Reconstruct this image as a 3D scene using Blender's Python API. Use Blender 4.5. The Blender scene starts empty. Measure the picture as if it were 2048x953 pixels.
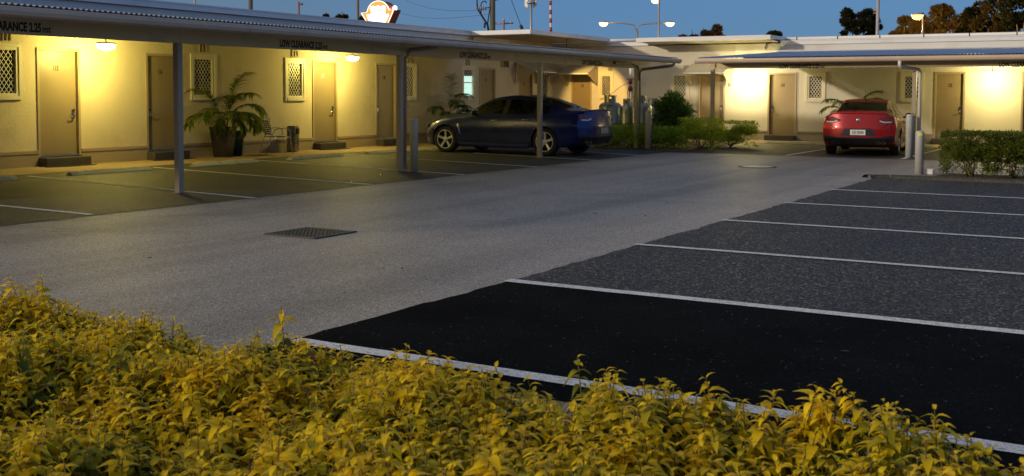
import bpy, bmesh, math, random
import numpy as np
from mathutils import Vector, Matrix, Euler
random.seed(7); RNG = np.random.default_rng(11)
R = math.radians; PI = math.pi
sc = bpy.context.scene
COL = sc.collection

# ------------------------------------------------------------------ camera
CAM_F, CAM_YAW, CAM_PITCH, CAM_ROLL, CAM_SY, CAM_H = 2213.75, -0.5294, 0.0537, 0.0035, -167.02, 1.4923
_f = np.array([math.sin(CAM_YAW)*math.cos(CAM_PITCH), math.cos(CAM_YAW)*math.cos(CAM_PITCH), -math.sin(CAM_PITCH)])
_r = np.array([math.cos(CAM_YAW), -math.sin(CAM_YAW), 0.0]); _u = np.cross(_r, _f)
CR = math.cos(CAM_ROLL)*_r + math.sin(CAM_ROLL)*_u
CU = -math.sin(CAM_ROLL)*_r + math.cos(CAM_ROLL)*_u
CF = _f; CO = np.array([0, 0, CAM_H])
def ray(px, py): return CF + (px-1024)/CAM_F*CR - (py-476.5-CAM_SY)/CAM_F*CU
def onplane(px, py, axis, c):
    d = ray(px, py); t = (c-CO[axis])/d[axis]; return CO + t*d
def GP(px, py, z=0.0): return onplane(px, py, 2, z)       # survey point of the ground
def LX(px, py, x=-19.6): return onplane(px, py, 0, x)      # point of a plane x = const
def LY(px, py, y=36.5): return onplane(px, py, 1, y)       # point of a plane y = const
def DP(px, py, d): return CO + ray(px, py)*d               # point at a distance
cam = bpy.data.cameras.new('camera'); camo = bpy.data.objects.new('camera', cam); COL.objects.link(camo)
M = Matrix(((CR[0], CU[0], -CF[0]), (CR[1], CU[1], -CF[1]), (CR[2], CU[2], -CF[2])))
camo.matrix_world = Matrix.Translation((0, 0, CAM_H)) @ M.to_4x4()
cam.sensor_width = 36; cam.lens = CAM_F/2048*36; cam.shift_y = CAM_SY/2048
cam.clip_start = 0.05; cam.clip_end = 3000
cam.dof.use_dof = True; cam.dof.focus_distance = 17; cam.dof.aperture_fstop = 13
sc.camera = camo

# ------------------------------------------------------------------ helpers
class MB:
    """collects shapes; build() links them as ONE mesh object"""
    def __init__(s): s.v = []; s.f = []; s.m = []; s.mi = 0; s.sm = []; s.smooth = False
    def add(s, vs, fs, smooth=None):
        o = len(s.v); s.v += [tuple(map(float, v)) for v in vs]
        for f in fs:
            s.f.append(tuple(o+i for i in f)); s.m.append(s.mi); s.sm.append(s.smooth if smooth is None else smooth)
        return s
    def box(s, x0, x1, y0, y1, z0, z1, bevel=0.0):
        if bevel > 0:
            bm = bmesh.new(); bmesh.ops.create_cube(bm, size=1)
            for v in bm.verts:
                v.co = ((x0+x1)/2+v.co.x*(x1-x0), (y0+y1)/2+v.co.y*(y1-y0), (z0+z1)/2+v.co.z*(z1-z0))
            bmesh.ops.bevel(bm, geom=bm.edges[:], offset=bevel, segments=2, affect='EDGES', profile=.6)
            s.bm(bm, smooth=False); return s
        v = [(x, y, z) for x in (x0, x1) for y in (y0, y1) for z in (z0, z1)]
        s.add(v, [(0,1,3,2),(4,6,7,5),(0,4,5,1),(2,3,7,6),(0,2,6,4),(1,5,7,3)], False); return s
    def bm(s, bm, smooth=False):
        bm.verts.index_update()
        s.add([v.co for v in bm.verts], [[v.index for v in f.verts] for f in bm.faces], smooth); bm.free(); return s
    def prism(s, poly, axis, a, b, smooth=False):
        """poly: 2-D outline (ccw), extruded along axis 0/1/2 from a to b"""
        def P(p, t):
            q = [p[0], p[1]]; q.insert(axis, t); return q
        n = len(poly); vs = [P(p, a) for p in poly]+[P(p, b) for p in poly]
        fs = [tuple(range(n))[::-1], tuple(range(n, 2*n))]
        s.add(vs, fs, False)
        o = len(s.v)-2*n
        for i in range(n):
            s.f.append((o+i, o+(i+1) % n, o+n+(i+1) % n, o+n+i)); s.m.append(s.mi); s.sm.append(smooth)
        return s
    def tube(s, pts, r, n=8, caps=True, smooth=True):
        pts = [Vector(p) for p in pts]; k = len(pts); rs = r if hasattr(r, '__len__') else [r]*k
        vs = []; t0 = (pts[1]-pts[0]).normalized()
        up = Vector((0, 0, 1)) if abs(t0.z) < .9 else Vector((1, 0, 0))
        a = t0.cross(up).normalized()
        for i in range(k):
            t = (pts[min(i+1, k-1)]-pts[max(i-1, 0)]).normalized()
            a = (a - t*a.dot(t)).normalized(); b = t.cross(a)
            for j in range(n):
                w = 2*PI*j/n; vs.append(pts[i]+(a*math.cos(w)+b*math.sin(w))*rs[i])
        fs = [(i*n+j, i*n+(j+1) % n, (i+1)*n+(j+1) % n, (i+1)*n+j) for i in range(k-1) for j in range(n)]
        s.add(vs, fs, smooth)
        if caps:
            o = len(s.v)-len(vs)
            for ring in (tuple(o+j for j in range(n))[::-1], tuple(o+(k-1)*n+j for j in range(n))):
                s.f.append(ring); s.m.append(s.mi); s.sm.append(False)
        return s
    def lathe(s, prof, c=(0, 0, 0), n=24, axis=2, smooth=True, caps=True):
        """prof: (radius, height) pairs turned about axis"""
        vs = []
        for r, h in prof:
            for j in range(n):
                w = 2*PI*j/n; p = [r*math.cos(w), r*math.sin(w)]; p.insert(axis, h)
                vs.append((p[0]+c[0], p[1]+c[1], p[2]+c[2]))
        k = len(prof)
        fs = [(i*n+j, i*n+(j+1) % n, (i+1)*n+(j+1) % n, (i+1)*n+j) for i in range(k-1) for j in range(n)]
        s.add(vs, fs, smooth); o = len(s.v)-len(vs)
        for i, rv in ((0, True), (k-1, False)):
            if caps and prof[i][0] > 1e-6:
                ring = tuple(o+i*n+j for j in range(n)); s.f.append(ring[::-1] if rv else ring); s.m.append(s.mi); s.sm.append(False)
        return s
    def grid(s, P, smooth=True):
        """P: rows of points"""
        a, b = len(P), len(P[0])
        s.add([p for row in P for p in row], [(i*b+j, i*b+j+1, (i+1)*b+j+1, (i+1)*b+j) for i in range(a-1) for j in range(b-1)], smooth); return s
    def build(s, name, mats, parent=None, local=True):
        """verts are world points unless local: then relative to the parent"""
        me = bpy.data.meshes.new(name)
        off = Vector((0, 0, 0))
        if parent is not None and not local: off = world_loc(parent)
        vs = [(v[0]-off.x, v[1]-off.y, v[2]-off.z) for v in s.v]
        base = Vector((0, 0, 0))
        if parent is None or not local:                # origin at the foot of the mesh
            a = np.array(vs); base = Vector(((a[:, 0].min()+a[:, 0].max())/2, (a[:, 1].min()+a[:, 1].max())/2, a[:, 2].min()))
            vs = [(v[0]-base.x, v[1]-base.y, v[2]-base.z) for v in vs]
        me.from_pydata(vs, [], s.f)
        for m in (mats if isinstance(mats, (list, tuple)) else [mats]): me.materials.append(m)
        me.polygons.foreach_set('material_index', s.m); me.polygons.foreach_set('use_smooth', s.sm); me.update()
        bm = bmesh.new(); bm.from_mesh(me); bmesh.ops.recalc_face_normals(bm, faces=bm.faces); bm.to_mesh(me); bm.free()
        o = bpy.data.objects.new(name, me); COL.objects.link(o); o.location = base
        if parent is not None: o.parent = parent
        return o
def world_loc(o):
    v = Vector(o.location)
    while o.parent is not None: o = o.parent; v += Vector(o.location)
    return v
def tag(o, label=None, cat=None, group=None, kind=None):
    if label: o['label'] = label
    if cat: o['category'] = cat
    if group: o['group'] = group
    if kind: o['kind'] = kind
    return o
def thing(name, loc, label, cat, group=None, rz=0.0):
    o = bpy.data.objects.new(name, None); COL.objects.link(o); o.empty_display_size = .1
    o.location = loc; o.rotation_euler = (0, 0, rz); return tag(o, label, cat, group)
def kids(o): return [c for c in COL.objects if c.parent is o]
def copy_tree(o, parent=None):
    c = o.copy(); COL.objects.link(c)
    if parent is not None: c.parent = parent
    for k in kids(o): copy_tree(k, c)
    return c
def fast_mesh(name, verts, faces, mat, parent=None, cols=None, smooth=True, loc=(0, 0, 0), ncorner=4):
    """verts (N,3), faces (K,ncorner) numpy arrays; cols: per-vertex rgb (a pigment attribute)"""
    me = bpy.data.meshes.new(name); n, k = len(verts), len(faces)
    me.vertices.add(n); me.vertices.foreach_set('co', np.ascontiguousarray(verts, np.float32).ravel())
    me.loops.add(k*ncorner); me.loops.foreach_set('vertex_index', np.ascontiguousarray(faces, np.int32).ravel())
    me.polygons.add(k); me.polygons.foreach_set('loop_start', np.arange(0, k*ncorner, ncorner, dtype=np.int32))
    me.polygons.foreach_set('loop_total', np.full(k, ncorner, np.int32))
    me.polygons.foreach_set('use_smooth', np.full(k, smooth, bool)); me.update(calc_edges=True)
    if cols is not None:
        at = me.color_attributes.new('pigment', 'FLOAT_COLOR', 'POINT')
        c4 = np.ones((n, 4), np.float32); c4[:, :3] = cols; at.data.foreach_set('color', c4.ravel())
    me.materials.append(mat)
    o = bpy.data.objects.new(name, me); COL.objects.link(o); o.location = loc
    if parent is not None: o.parent = parent
    return o
def text_mesh(body, height, mat, name, parent, origin, xdir, ydir, squeeze=.62, bold=.02, depth=.002, align='LEFT', fit=None):
    """flat lettering: capital height in metres, laid along xdir / ydir at origin (world)"""
    cu = bpy.data.curves.new('t', 'FONT'); cu.body = body; cu.size = 1.0; cu.offset = bold; cu.align_x = align
    cu.extrude = depth/height*.35; cu.resolution_u = 3
    to = bpy.data.objects.new('t', cu); COL.objects.link(to)
    dg = bpy.context.evaluated_depsgraph_get(); me = bpy.data.meshes.new_from_object(to.evaluated_get(dg))
    bpy.data.objects.remove(to); bpy.data.curves.remove(cu)
    if fit: squeeze = fit/((max(v.co.x for v in me.vertices)-min(v.co.x for v in me.vertices))*height/.70)
    k = height/.70; X = Vector(xdir).normalized(); Y = Vector(ydir).normalized(); Z = X.cross(Y)
    base = Vector(origin) - (world_loc(parent) if parent is not None else Vector((0, 0, 0)))
    for v in me.vertices: v.co = X*(v.co.x*k*squeeze) + Y*(v.co.y*k) + Z*(v.co.z*k)
    me.materials.clear(); me.materials.append(mat)
    o = bpy.data.objects.new(name, me); COL.objects.link(o); o.location = base
    if parent is not None: o.parent = parent
    return o

# ------------------------------------------------------------------ materials
def new_mat(name):
    m = bpy.data.materials.new(name); m.use_nodes = True; nt = m.node_tree
    return m, nt, nt.nodes['Principled BSDF']
def N(nt, t, **kw):
    n = nt.nodes.new(t)
    for k, v in kw.items():
        if k in n.inputs: n.inputs[k].default_value = v
        else: setattr(n, k, v)
    return n
def ramp(nt, stops):
    r = nt.nodes.new('ShaderNodeValToRGB'); e = r.color_ramp.elements
    while len(e) < len(stops): e.new(.5)
    for i, (p, c) in enumerate(stops):
        e[i].position = p; e[i].color = (*c, 1) if len(c) == 3 else c
    return r
def g3(v): return (v, v, v)
def surf(name, col, rough=.6, metal=0.0, var=.12, vscale=3.0, bump=0.0, bscale=60.0, fine=0.0, fscale=120., coat=0.0, spec=.5, dirt=None):
    """painted / plain surface with uneven tone, optional bump, optional dirt stains (colour, amount, scale)"""
    m, nt, b = new_mat(name); L = nt.links.new
    tc = N(nt, 'ShaderNodeTexCoord'); o = tc.outputs['Object']
    geo = N(nt, 'ShaderNodeNewGeometry'); o = geo.outputs['Position']
    n1 = N(nt, 'ShaderNodeTexNoise', Scale=vscale, Detail=5.0, Roughness=.6); L(o, n1.inputs['Vector'])
    r1 = ramp(nt, [(.28, g3(1-var)), (.72, g3(1+var))]); L(n1.outputs['Fac'], r1.inputs[0])
    mx = N(nt, 'ShaderNodeMix', data_type='RGBA', blend_type='MULTIPLY'); mx.inputs[0].default_value = 1
    mx.inputs[6].default_value = (*col, 1); L(r1.outputs[0], mx.inputs[7]); out = mx.outputs[2]
    if fine > 0:
        n2 = N(nt, 'ShaderNodeTexNoise', Scale=fscale, Detail=2.0); L(o, n2.inputs['Vector'])
        r2 = ramp(nt, [(.3, g3(1-fine)), (.7, g3(1+fine))]); L(n2.outputs['Fac'], r2.inputs[0])
        m2 = N(nt, 'ShaderNodeMix', data_type='RGBA', blend_type='MULTIPLY'); m2.inputs[0].default_value = 1
        L(out, m2.inputs[6]); L(r2.outputs[0], m2.inputs[7]); out = m2.outputs[2]
    if dirt:
        dc, da, ds = dirt
        n3 = N(nt, 'ShaderNodeTexNoise', Scale=ds, Detail=6.0, Roughness=.65); L(o, n3.inputs['Vector'])
        r3 = ramp(nt, [(.53, g3(0)), (.68, g3(da))]); L(n3.outputs['Fac'], r3.inputs[0])
        m3 = N(nt, 'ShaderNodeMix', data_type='RGBA'); L(r3.outputs[0], m3.inputs[0]); L(out, m3.inputs[6]); m3.inputs[7].default_value = (*dc, 1); out = m3.outputs[2]
    L(out, b.inputs['Base Color'])
    b.inputs['Metallic'].default_value = metal; b.inputs['Specular IOR Level'].default_value = spec
    rr = N(nt, 'ShaderNodeMapRange'); rr.inputs[3].default_value = max(.02, rough-.08); rr.inputs[4].default_value = min(1, rough+.08)
    L(n1.outputs['Fac'], rr.inputs[0]); L(rr.outputs[0], b.inputs['Roughness'])
    if coat: b.inputs['Coat Weight'].default_value = coat; b.inputs['Coat Roughness'].default_value = .03
    if bump > 0:
        nb = N(nt, 'ShaderNodeTexNoise', Scale=bscale, Detail=4.0, Roughness=.55); L(o, nb.inputs['Vector'])
        bp = N(nt, 'ShaderNodeBump'); bp.inputs['Strength'].default_value = min(1, bump); bp.inputs['Distance'].default_value = .012
        L(nb.outputs['Fac'], bp.inputs['Height']); L(bp.outputs[0], b.inputs['Normal'])
    return m
def aggregate(name, stops, scale, rough=.75, bump=.5, patch=.12, pscale=.35, spark=0.0, stain=None, spec=.35, tracks=False):
    """exposed stones: every voronoi cell takes its own tone; broad patches of wear over it"""
    m, nt, b = new_mat(name); L = nt.links.new
    geo = N(nt, 'ShaderNodeNewGeometry'); o = geo.outputs['Position']
    b.inputs['Specular IOR Level'].default_value = spec
    v = N(nt, 'ShaderNodeTexVoronoi', Scale=scale); L(o, v.inputs['Vector'])
    sp = N(nt, 'ShaderNodeSeparateColor'); L(v.outputs['Color'], sp.inputs[0])
    r = ramp(nt, stops); L(sp.outputs[0], r.inputs[0])
    n1 = N(nt, 'ShaderNodeTexNoise', Scale=pscale, Detail=6.0, Roughness=.6); L(o, n1.inputs['Vector'])
    r1 = ramp(nt, [(.3, g3(1-patch)), (.7, g3(1+patch))]); L(n1.outputs['Fac'], r1.inputs[0])
    mx = N(nt, 'ShaderNodeMix', data_type='RGBA', blend_type='MULTIPLY'); mx.inputs[0].default_value = 1
    L(r.outputs[0], mx.inputs[6]); L(r1.outputs[0], mx.inputs[7]); out = mx.outputs[2]
    # soft oil / tyre stains with a shape of their own
    if stain:
        n3 = N(nt, 'ShaderNodeTexNoise', Scale=stain[1], Detail=4.0, Roughness=.6, Distortion=.6); L(o, n3.inputs['Vector'])
        r3 = ramp(nt, [(.54, g3(1)), (.70, g3(1-stain[0]))]); L(n3.outputs['Fac'], r3.inputs[0])
        m3 = N(nt, 'ShaderNodeMix', data_type='RGBA', blend_type='MULTIPLY'); m3.inputs[0].default_value = 1
        L(out, m3.inputs[6]); L(r3.outputs[0], m3.inputs[7]); out = m3.outputs[2]
    if tracks:                                          # wheel wear drawn out along the drive, and a slightly darker tone beyond a line across it
        mp = N(nt, 'ShaderNodeMapping'); mp.inputs['Scale'].default_value = (1.05, .055, 1); mp.inputs['Rotation'].default_value = (0, 0, .05); L(o, mp.inputs['Vector'])
        n5 = N(nt, 'ShaderNodeTexNoise', Scale=1.0, Detail=3.0, Roughness=.5); L(mp.outputs[0], n5.inputs['Vector'])
        r5 = ramp(nt, [(.38, g3(.78)), (.56, g3(1.05))]); L(n5.outputs['Fac'], r5.inputs[0])
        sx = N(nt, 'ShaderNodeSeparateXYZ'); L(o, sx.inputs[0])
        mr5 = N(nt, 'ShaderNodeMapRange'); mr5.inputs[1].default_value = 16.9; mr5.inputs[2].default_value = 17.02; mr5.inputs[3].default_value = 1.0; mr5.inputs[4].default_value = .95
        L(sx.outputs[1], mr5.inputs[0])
        n6 = N(nt, 'ShaderNodeTexNoise', Scale=7.0, Detail=3.0); L(o, n6.inputs['Vector']); r6 = ramp(nt, [(.66, g3(1)), (.74, g3(.72))]); L(n6.outputs['Fac'], r6.inputs[0])
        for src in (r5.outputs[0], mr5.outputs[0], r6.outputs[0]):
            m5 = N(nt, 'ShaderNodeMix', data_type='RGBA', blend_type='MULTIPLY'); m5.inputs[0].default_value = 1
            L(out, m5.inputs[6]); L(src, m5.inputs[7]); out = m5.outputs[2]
    L(out, b.inputs['Base Color'])
    rr = N(nt, 'ShaderNodeMapRange'); rr.inputs[1].default_value = 1-spark if spark else .98; rr.inputs[2].default_value = 1
    rr.inputs[3].default_value = rough; rr.inputs[4].default_value = .18 if spark else rough
    L(sp.outputs[1], rr.inputs[0]); L(rr.outputs[0], b.inputs['Roughness'])
    bp = N(nt, 'ShaderNodeBump'); bp.inputs['Strength'].default_value = bump; bp.inputs['Distance'].default_value = .004
    L(v.outputs['Distance'], bp.inputs['Height']); bp.invert = True
    L(bp.outputs[0], b.inputs['Normal'])
    return m
def glow(name, col, s):
    m, nt, b = new_mat(name); b.inputs['Base Color'].default_value = (*[min(1, c) for c in col], 1)
    b.inputs['Emission Color'].default_value = (*col, 1); b.inputs['Emission Strength'].default_value = s
    b.inputs['Roughness'].default_value = .4; return m
def glassy(name, tint=(.8, .85, .8), mixv=.85):
    """thin pane: mostly see-through with a real reflection"""
    m, nt, b = new_mat(name); L = nt.links.new
    tr = N(nt, 'ShaderNodeBsdfTransparent'); tr.inputs[0].default_value = (*tint, 1)
    gl = N(nt, 'ShaderNodeBsdfGlossy'); gl.inputs['Roughness'].default_value = .02
    fr = N(nt, 'ShaderNodeFresnel'); fr.inputs[0].default_value = 1.6
    mx = N(nt, 'ShaderNodeMixShader'); L(fr.outputs[0], mx.inputs[0]); L(tr.outputs[0], mx.inputs[1]); L(gl.outputs[0], mx.inputs[2])
    L(mx.outputs[0], nt.nodes['Material Output'].inputs['Surface']); return m
def leafmat(name, rough=.5, trans=.35, gain=1.0):
    m, nt, b = new_mat(name); L = nt.links.new
    at = N(nt, 'ShaderNodeAttribute', attribute_name='pigment')
    L(at.outputs['Color'], b.inputs['Base Color']); b.inputs['Roughness'].default_value = rough
    b.inputs['Specular IOR Level'].default_value = .35
    tl = N(nt, 'ShaderNodeBsdfTranslucent'); L(at.outputs['Color'], tl.inputs[0])
    mx = N(nt, 'ShaderNodeMixShader'); mx.inputs[0].default_value = trans
    L(b.outputs[0], mx.inputs[1]); L(tl.outputs[0], mx.inputs[2]); L(mx.outputs[0], nt.nodes['Material Output'].inputs['Surface'])
    return m
# ------------------------------------------------------------------ world: blue hour
SUN_EL, SUN_AZ = R(13), R(215)        # afterglow: low, behind the camera
w = bpy.data.worlds.new('World'); sc.world = w; w.use_nodes = True
nt = w.node_tree; bg = nt.nodes['Background']; L = nt.links.new
sk = N(nt, 'ShaderNodeTexSky', sky_type='NISHITA'); sk.sun_disc = False
sk.sun_elevation = R(5); sk.sun_rotation = SUN_AZ; sk.ozone_density = 3.6; sk.air_density = 1.0; sk.dust_density = .4
# deep blue ahead, the warm remains of the sunset behind the camera
tcw = N(nt, 'ShaderNodeTexCoord')
dp = N(nt, 'ShaderNodeVectorMath', operation='DOT_PRODUCT'); L(tcw.outputs['Generated'], dp.inputs[0])
dp.inputs[1].default_value = (math.sin(SUN_AZ), math.cos(SUN_AZ), .35)
tw = ramp(nt, [(0.0, (.62, 1.45, 3.0)), (.30, (.62, 1.42, 2.9)), (.52, (.95, 1.15, 1.45)), (1.0, (4.3, 3.65, 2.9))])
mr = N(nt, 'ShaderNodeMapRange'); mr.inputs[1].default_value = -1; mr.inputs[2].default_value = 1
L(dp.outputs['Value'], mr.inputs[0]); L(mr.outputs[0], tw.inputs[0])
ad = N(nt, 'ShaderNodeMix', data_type='RGBA', blend_type='ADD'); ad.inputs[0].default_value = 1
dm = N(nt, 'ShaderNodeMix', data_type='RGBA', blend_type='MULTIPLY'); dm.inputs[0].default_value = 1
L(sk.outputs[0], dm.inputs[6]); dm.inputs[7].default_value = (.34, .40, .55, 1); L(dm.outputs[2], ad.inputs[6]); L(tw.outputs[0], ad.inputs[7])
L(ad.outputs[2], bg.inputs[0]); bg.inputs[1].default_value = .11
sun = bpy.data.lights.new('afterglow_sun', 'SUN'); sun.energy = 2.0; sun.angle = R(2.5); sun.color = (1, .84, .60)
so = bpy.data.objects.new('afterglow_sun', sun); COL.objects.link(so)
sd = Vector((math.sin(SUN_AZ)*math.cos(SUN_EL), math.cos(SUN_AZ)*math.cos(SUN_EL), math.sin(SUN_EL)))
so.rotation_euler = sd.to_track_quat('Z', 'Y').to_euler(); so.location = (0, -20, 30)

# ------------------------------------------------------------------ shared materials
M_stucco = surf('cream_render', (.66, .56, .40), .85, var=.06, vscale=.8, bump=.55, bscale=34, fine=.05, fscale=45, dirt=((.42, .34, .22), .35, .9))
M_upper = surf('upper_wall_paint', (.74, .72, .70), .75, var=.05, vscale=.7, bump=.08, bscale=40, dirt=((.5, .46, .4), .3, .8))
M_plinth = surf('plinth_paint', (.36, .28, .18), .7, var=.08, vscale=2, bump=.2, bscale=50)
M_fascia = surf('fascia_paint', (.76, .76, .80), .45, var=.04, vscale=.9, dirt=((.5, .5, .48), .3, 1.2))
M_door = surf('door_paint', (.27, .205, .12), .42, var=.05, vscale=2.5, fine=.03, fscale=200)
M_frame = surf('door_frame_paint', (.40, .31, .19), .45, var=.05, vscale=3)
M_taupe = surf('post_paint', (.38, .305, .215), .42, var=.06, vscale=2.5, dirt=((.22, .18, .14), .4, 2.5))
M_beam = surf('beam_paint', (.66, .52, .30), .5, var=.07, vscale=1.5, dirt=((.25, .2, .14), .35, 1.8))
M_gutter = surf('gutter_paint', (.60, .47, .37), .35, var=.06, vscale=1.8, dirt=((.34, .29, .25), .4, 1.5))
M_zinc = surf('zinc_roof_sheet', (.40, .45, .55), .52, metal=.5, var=.10, vscale=2.2, dirt=((.30, .30, .32), .5, 1.1))
M_winframe = surf('window_frame_paint', (.72, .66, .52), .4, var=.04, vscale=3)
M_white = surf('white_paint', (.74, .73, .72), .4, var=.04, vscale=2)
M_dark = surf('dark_void', (.012, .011, .010), .6)
M_black = surf('black_plastic', (.015, .015, .016), .45)
M_letter = surf('black_lettering', (.02, .016, .012), .6)
M_chrome = surf('chrome', (.62, .61, .58), .16, metal=1.0, var=.03)
M_steel = surf('brushed_steel', (.50, .49, .46), .3, metal=1.0, var=.08, vscale=6)
M_screen = surf('screen_wire', (.62, .58, .48), .4, metal=.3)
M_pane = surf('dark_window_glass', (.012, .013, .014), .06, spec=.6)
M_step = surf('step_concrete', (.075, .062, .045), .8, var=.2, vscale=4, bump=.3, bscale=80)
M_stop = surf('wheel_stop_concrete', (.55, .53, .36), .8, var=.12, vscale=3, bump=.4, bscale=60, dirt=((.18, .16, .11), .6, 3))
M_line = surf('road_paint', (.74, .75, .74), .7, var=.14, vscale=3, fine=.35, fscale=110, bump=.6, bscale=160, dirt=((.08, .08, .08), .75, 30))
M_bollard = surf('bollard_beige', (.50, .44, .33), .4, var=.05, vscale=3, dirt=((.3, .25, .18), .4, 4))
M_bollardg = surf('bollard_grey', (.42, .43, .44), .38, var=.05, vscale=3, dirt=((.25, .25, .25), .4, 4))
M_yellow = surf('yellow_reflector', (.75, .80, .03), .35)
M_wood = surf('pole_timber', (.13, .12, .085), .85, var=.2, vscale=1.5, fine=.2, fscale=30)
M_galv = surf('galvanised_pole', (.42, .41, .40), .4, metal=.5, var=.06)
M_wire = surf('cable_black', (.015, .015, .017), .6)
M_mulch = aggregate('bark_mulch', [(0, (.02, .012, .007)), (.5, (.07, .04, .02)), (.85, (.13, .08, .045)), (1, (.2, .15, .09))], 45, .9, .9)
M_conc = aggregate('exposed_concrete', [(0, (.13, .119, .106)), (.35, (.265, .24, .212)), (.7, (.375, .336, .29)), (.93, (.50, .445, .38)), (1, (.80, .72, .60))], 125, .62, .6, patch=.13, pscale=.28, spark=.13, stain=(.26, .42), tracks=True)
M_asph = aggregate('old_asphalt', [(0, (.026, .024, .020)), (.5, (.052, .048, .040)), (.85, (.085, .078, .062)), (1, (.17, .15, .11))], 105, .66, .7, patch=.28, pscale=.5, stain=(.35, .6), spark=.05)
M_lotag = aggregate('coarse_asphalt', [(0, (.008, .0068, .0056)), (.35, (.021, .018, .0148)), (.65, (.046, .040, .033)), (.9, (.108, .093, .077)), (1, (.30, .26, .22))], 62, .72, .9, patch=.15, pscale=.3, spark=.05, stain=(.2, .5))
M_newasph = aggregate('fresh_asphalt', [(0, (.0045, .005, .0052)), (.6, (.007, .0075, .008)), (.965, (.011, .0115, .012)), (.996, (.02, .02, .02)), (1, (.13, .13, .13))], 95, 1.0, .35, spec=.03, patch=.45, pscale=.9)
M_path = aggregate('tan_pebblecrete', [(0, (.20, .13, .07)), (.5, (.34, .24, .14)), (.9, (.44, .33, .2)), (1, (.6, .5, .36))], 120, .75, .5, patch=.14, pscale=.8)
M_earth = surf('dry_grass_ground', (.06, .065, .035), .95, var=.3, vscale=.2, fine=.3, fscale=4)

# ------------------------------------------------------------------ ground
def sheet(name, poly, z, mat):
    b = MB(); b.add([(x, y, z) for x, y in poly], [tuple(range(len(poly)))])
    return tag(b.build(name, mat, None), kind='structure')
def ragged(poly, step=.22, amp=.014, seed=1, only=None):
    rnd = random.Random(seed); out = []
    for i, (a, b) in enumerate(zip(poly, poly[1:]+poly[:1])):
        out.append(a)
        if only is not None and i not in only: continue
        A, B = Vector(a), Vector(b); k = int((B-A).length/step); d = (B-A).normalized(); n = Vector((-d.y, d.x))
        for q in range(1, k): p = A.lerp(B, (q+rnd.uniform(-.3, .3))/k)+n*rnd.gauss(0, amp); out.append((p.x, p.y))
    return out
def rect(x0, x1, y0, y1): return [(x0, y0), (x1, y0), (x1, y1), (x0, y1)]
XE = -11.2; XR = -4.46; YR0 = 5.05; DR = 2.5334
sheet('ground', rect(-900, 900, -500, 1400), -.03, M_earth)
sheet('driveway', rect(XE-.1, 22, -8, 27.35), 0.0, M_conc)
sheet('parking_bays', ragged(rect(-17.95, XE, -6, 28.0), .18, .010, 2, (1,)), .0045, M_asph)
sheet('footpath', rect(-19.65, -17.9, -6, 28.0), .0085, M_path)
sheet('parking_bays', ragged([(-10.7, 27.25), (12, 27.25), (12, 34.05), (-11.35, 34.05)], .25, .012, 5, (0,)), .0045, M_asph)
sheet('footpath', rect(-19.6, 12, 34.0, 36.55), .0085, M_path)
sheet('garden_bed', [(-19.6, 28.0), (-12.0, 28.0), (XE, 27.25), (-10.7, 27.25), (-11.35, 34.0), (-19.6, 34.0)], .016, M_mulch)
sheet('parking_lot', ragged(rect(XR, 18, YR0+DR-.05, 20.75), .16, .013, 3, (3,)), .004, M_lotag)
sheet('parking_strip', ragged([(XR-.05, 4.72), (18, 4.72), (18, YR0+DR), (XR, YR0+DR)], .16, .009, 4, (0, 3)), .0075, M_newasph)
sheet('planting_strip', [(-3.75, 20.95), (18, 20.95), (18, 22.75), (-3.5, 22.75)], .010, M_mulch)
# rounded low kerb at the far end of the lot
kb = MB(); pts = [(-4.5, 20.62), (-4.42, 20.7), (-4.2, 20.78), (-3.6, 20.82), (18, 20.85)]
for (a, b) in zip(pts, pts[1:]):
    d = Vector((b[0]-a[0], b[1]-a[1], 0)).normalized(); n = Vector((-d.y, d.x, 0))
    A, B = Vector((*a, 0)), Vector((*b, 0))
    kb.grid([[p+n*o+Vector((0, 0, z)) for o, z in ((0, 0), (.02, .04), (.06, .06), (.20, .06), (.26, .04), (.30, 0))] for p in (A, B)], False)
tag(kb.build('kerb', M_asph), kind='structure')
def stripe(A, B, wd=.10, z=.0115):
    A, B = Vector((A[0], A[1], 0)), Vector((B[0], B[1], 0)); d = (B-A).normalized(); n = Vector((-d.y, d.x, 0))*wd/2
    b = MB(); k = max(2, int((B-A).length/.3)); rnd = random.Random(int(A.y*100)+int(A.x*37))
    P = []
    for i in range(k+1):
        p = A.lerp(B, i/k); j = rnd.uniform(-.009, .009); P.append([p+n*(1+j*8)+Vector((0, 0, z)), p-n*(1-j*8)+Vector((0, 0, z))])
    b.grid(P, False); return tag(b.build('painted_line', M_line), kind='structure')
for a, b in (((-140, 399), (182, 431)), ((30, 351), (511, 398.3)), ((298, 335.5), (743.5, 371)), ((508, 321.5), (930, 351)),
             ((690, 310), (1074.3, 335.4)), ((838, 300.7), (1195, 322.2)), ((1000, 293.5), (1291.5, 312.8))):
    A, B = GP(*a), GP(*b); A = B+(A-B)*((-17.5-B[0])/(A[0]-B[0])) if True else A
    stripe(A, B, .10)
for k in range(6):
    stripe((XR-.02, YR0+k*DR), (14, YR0+k*DR - (.04 if k == 0 else 0)), .13 if k < 2 else .10)
for x in (-8.05, -5.27, -2.5, .3): stripe((x+.02, 27.3), (x-.05, 33.2), .11)

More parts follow.
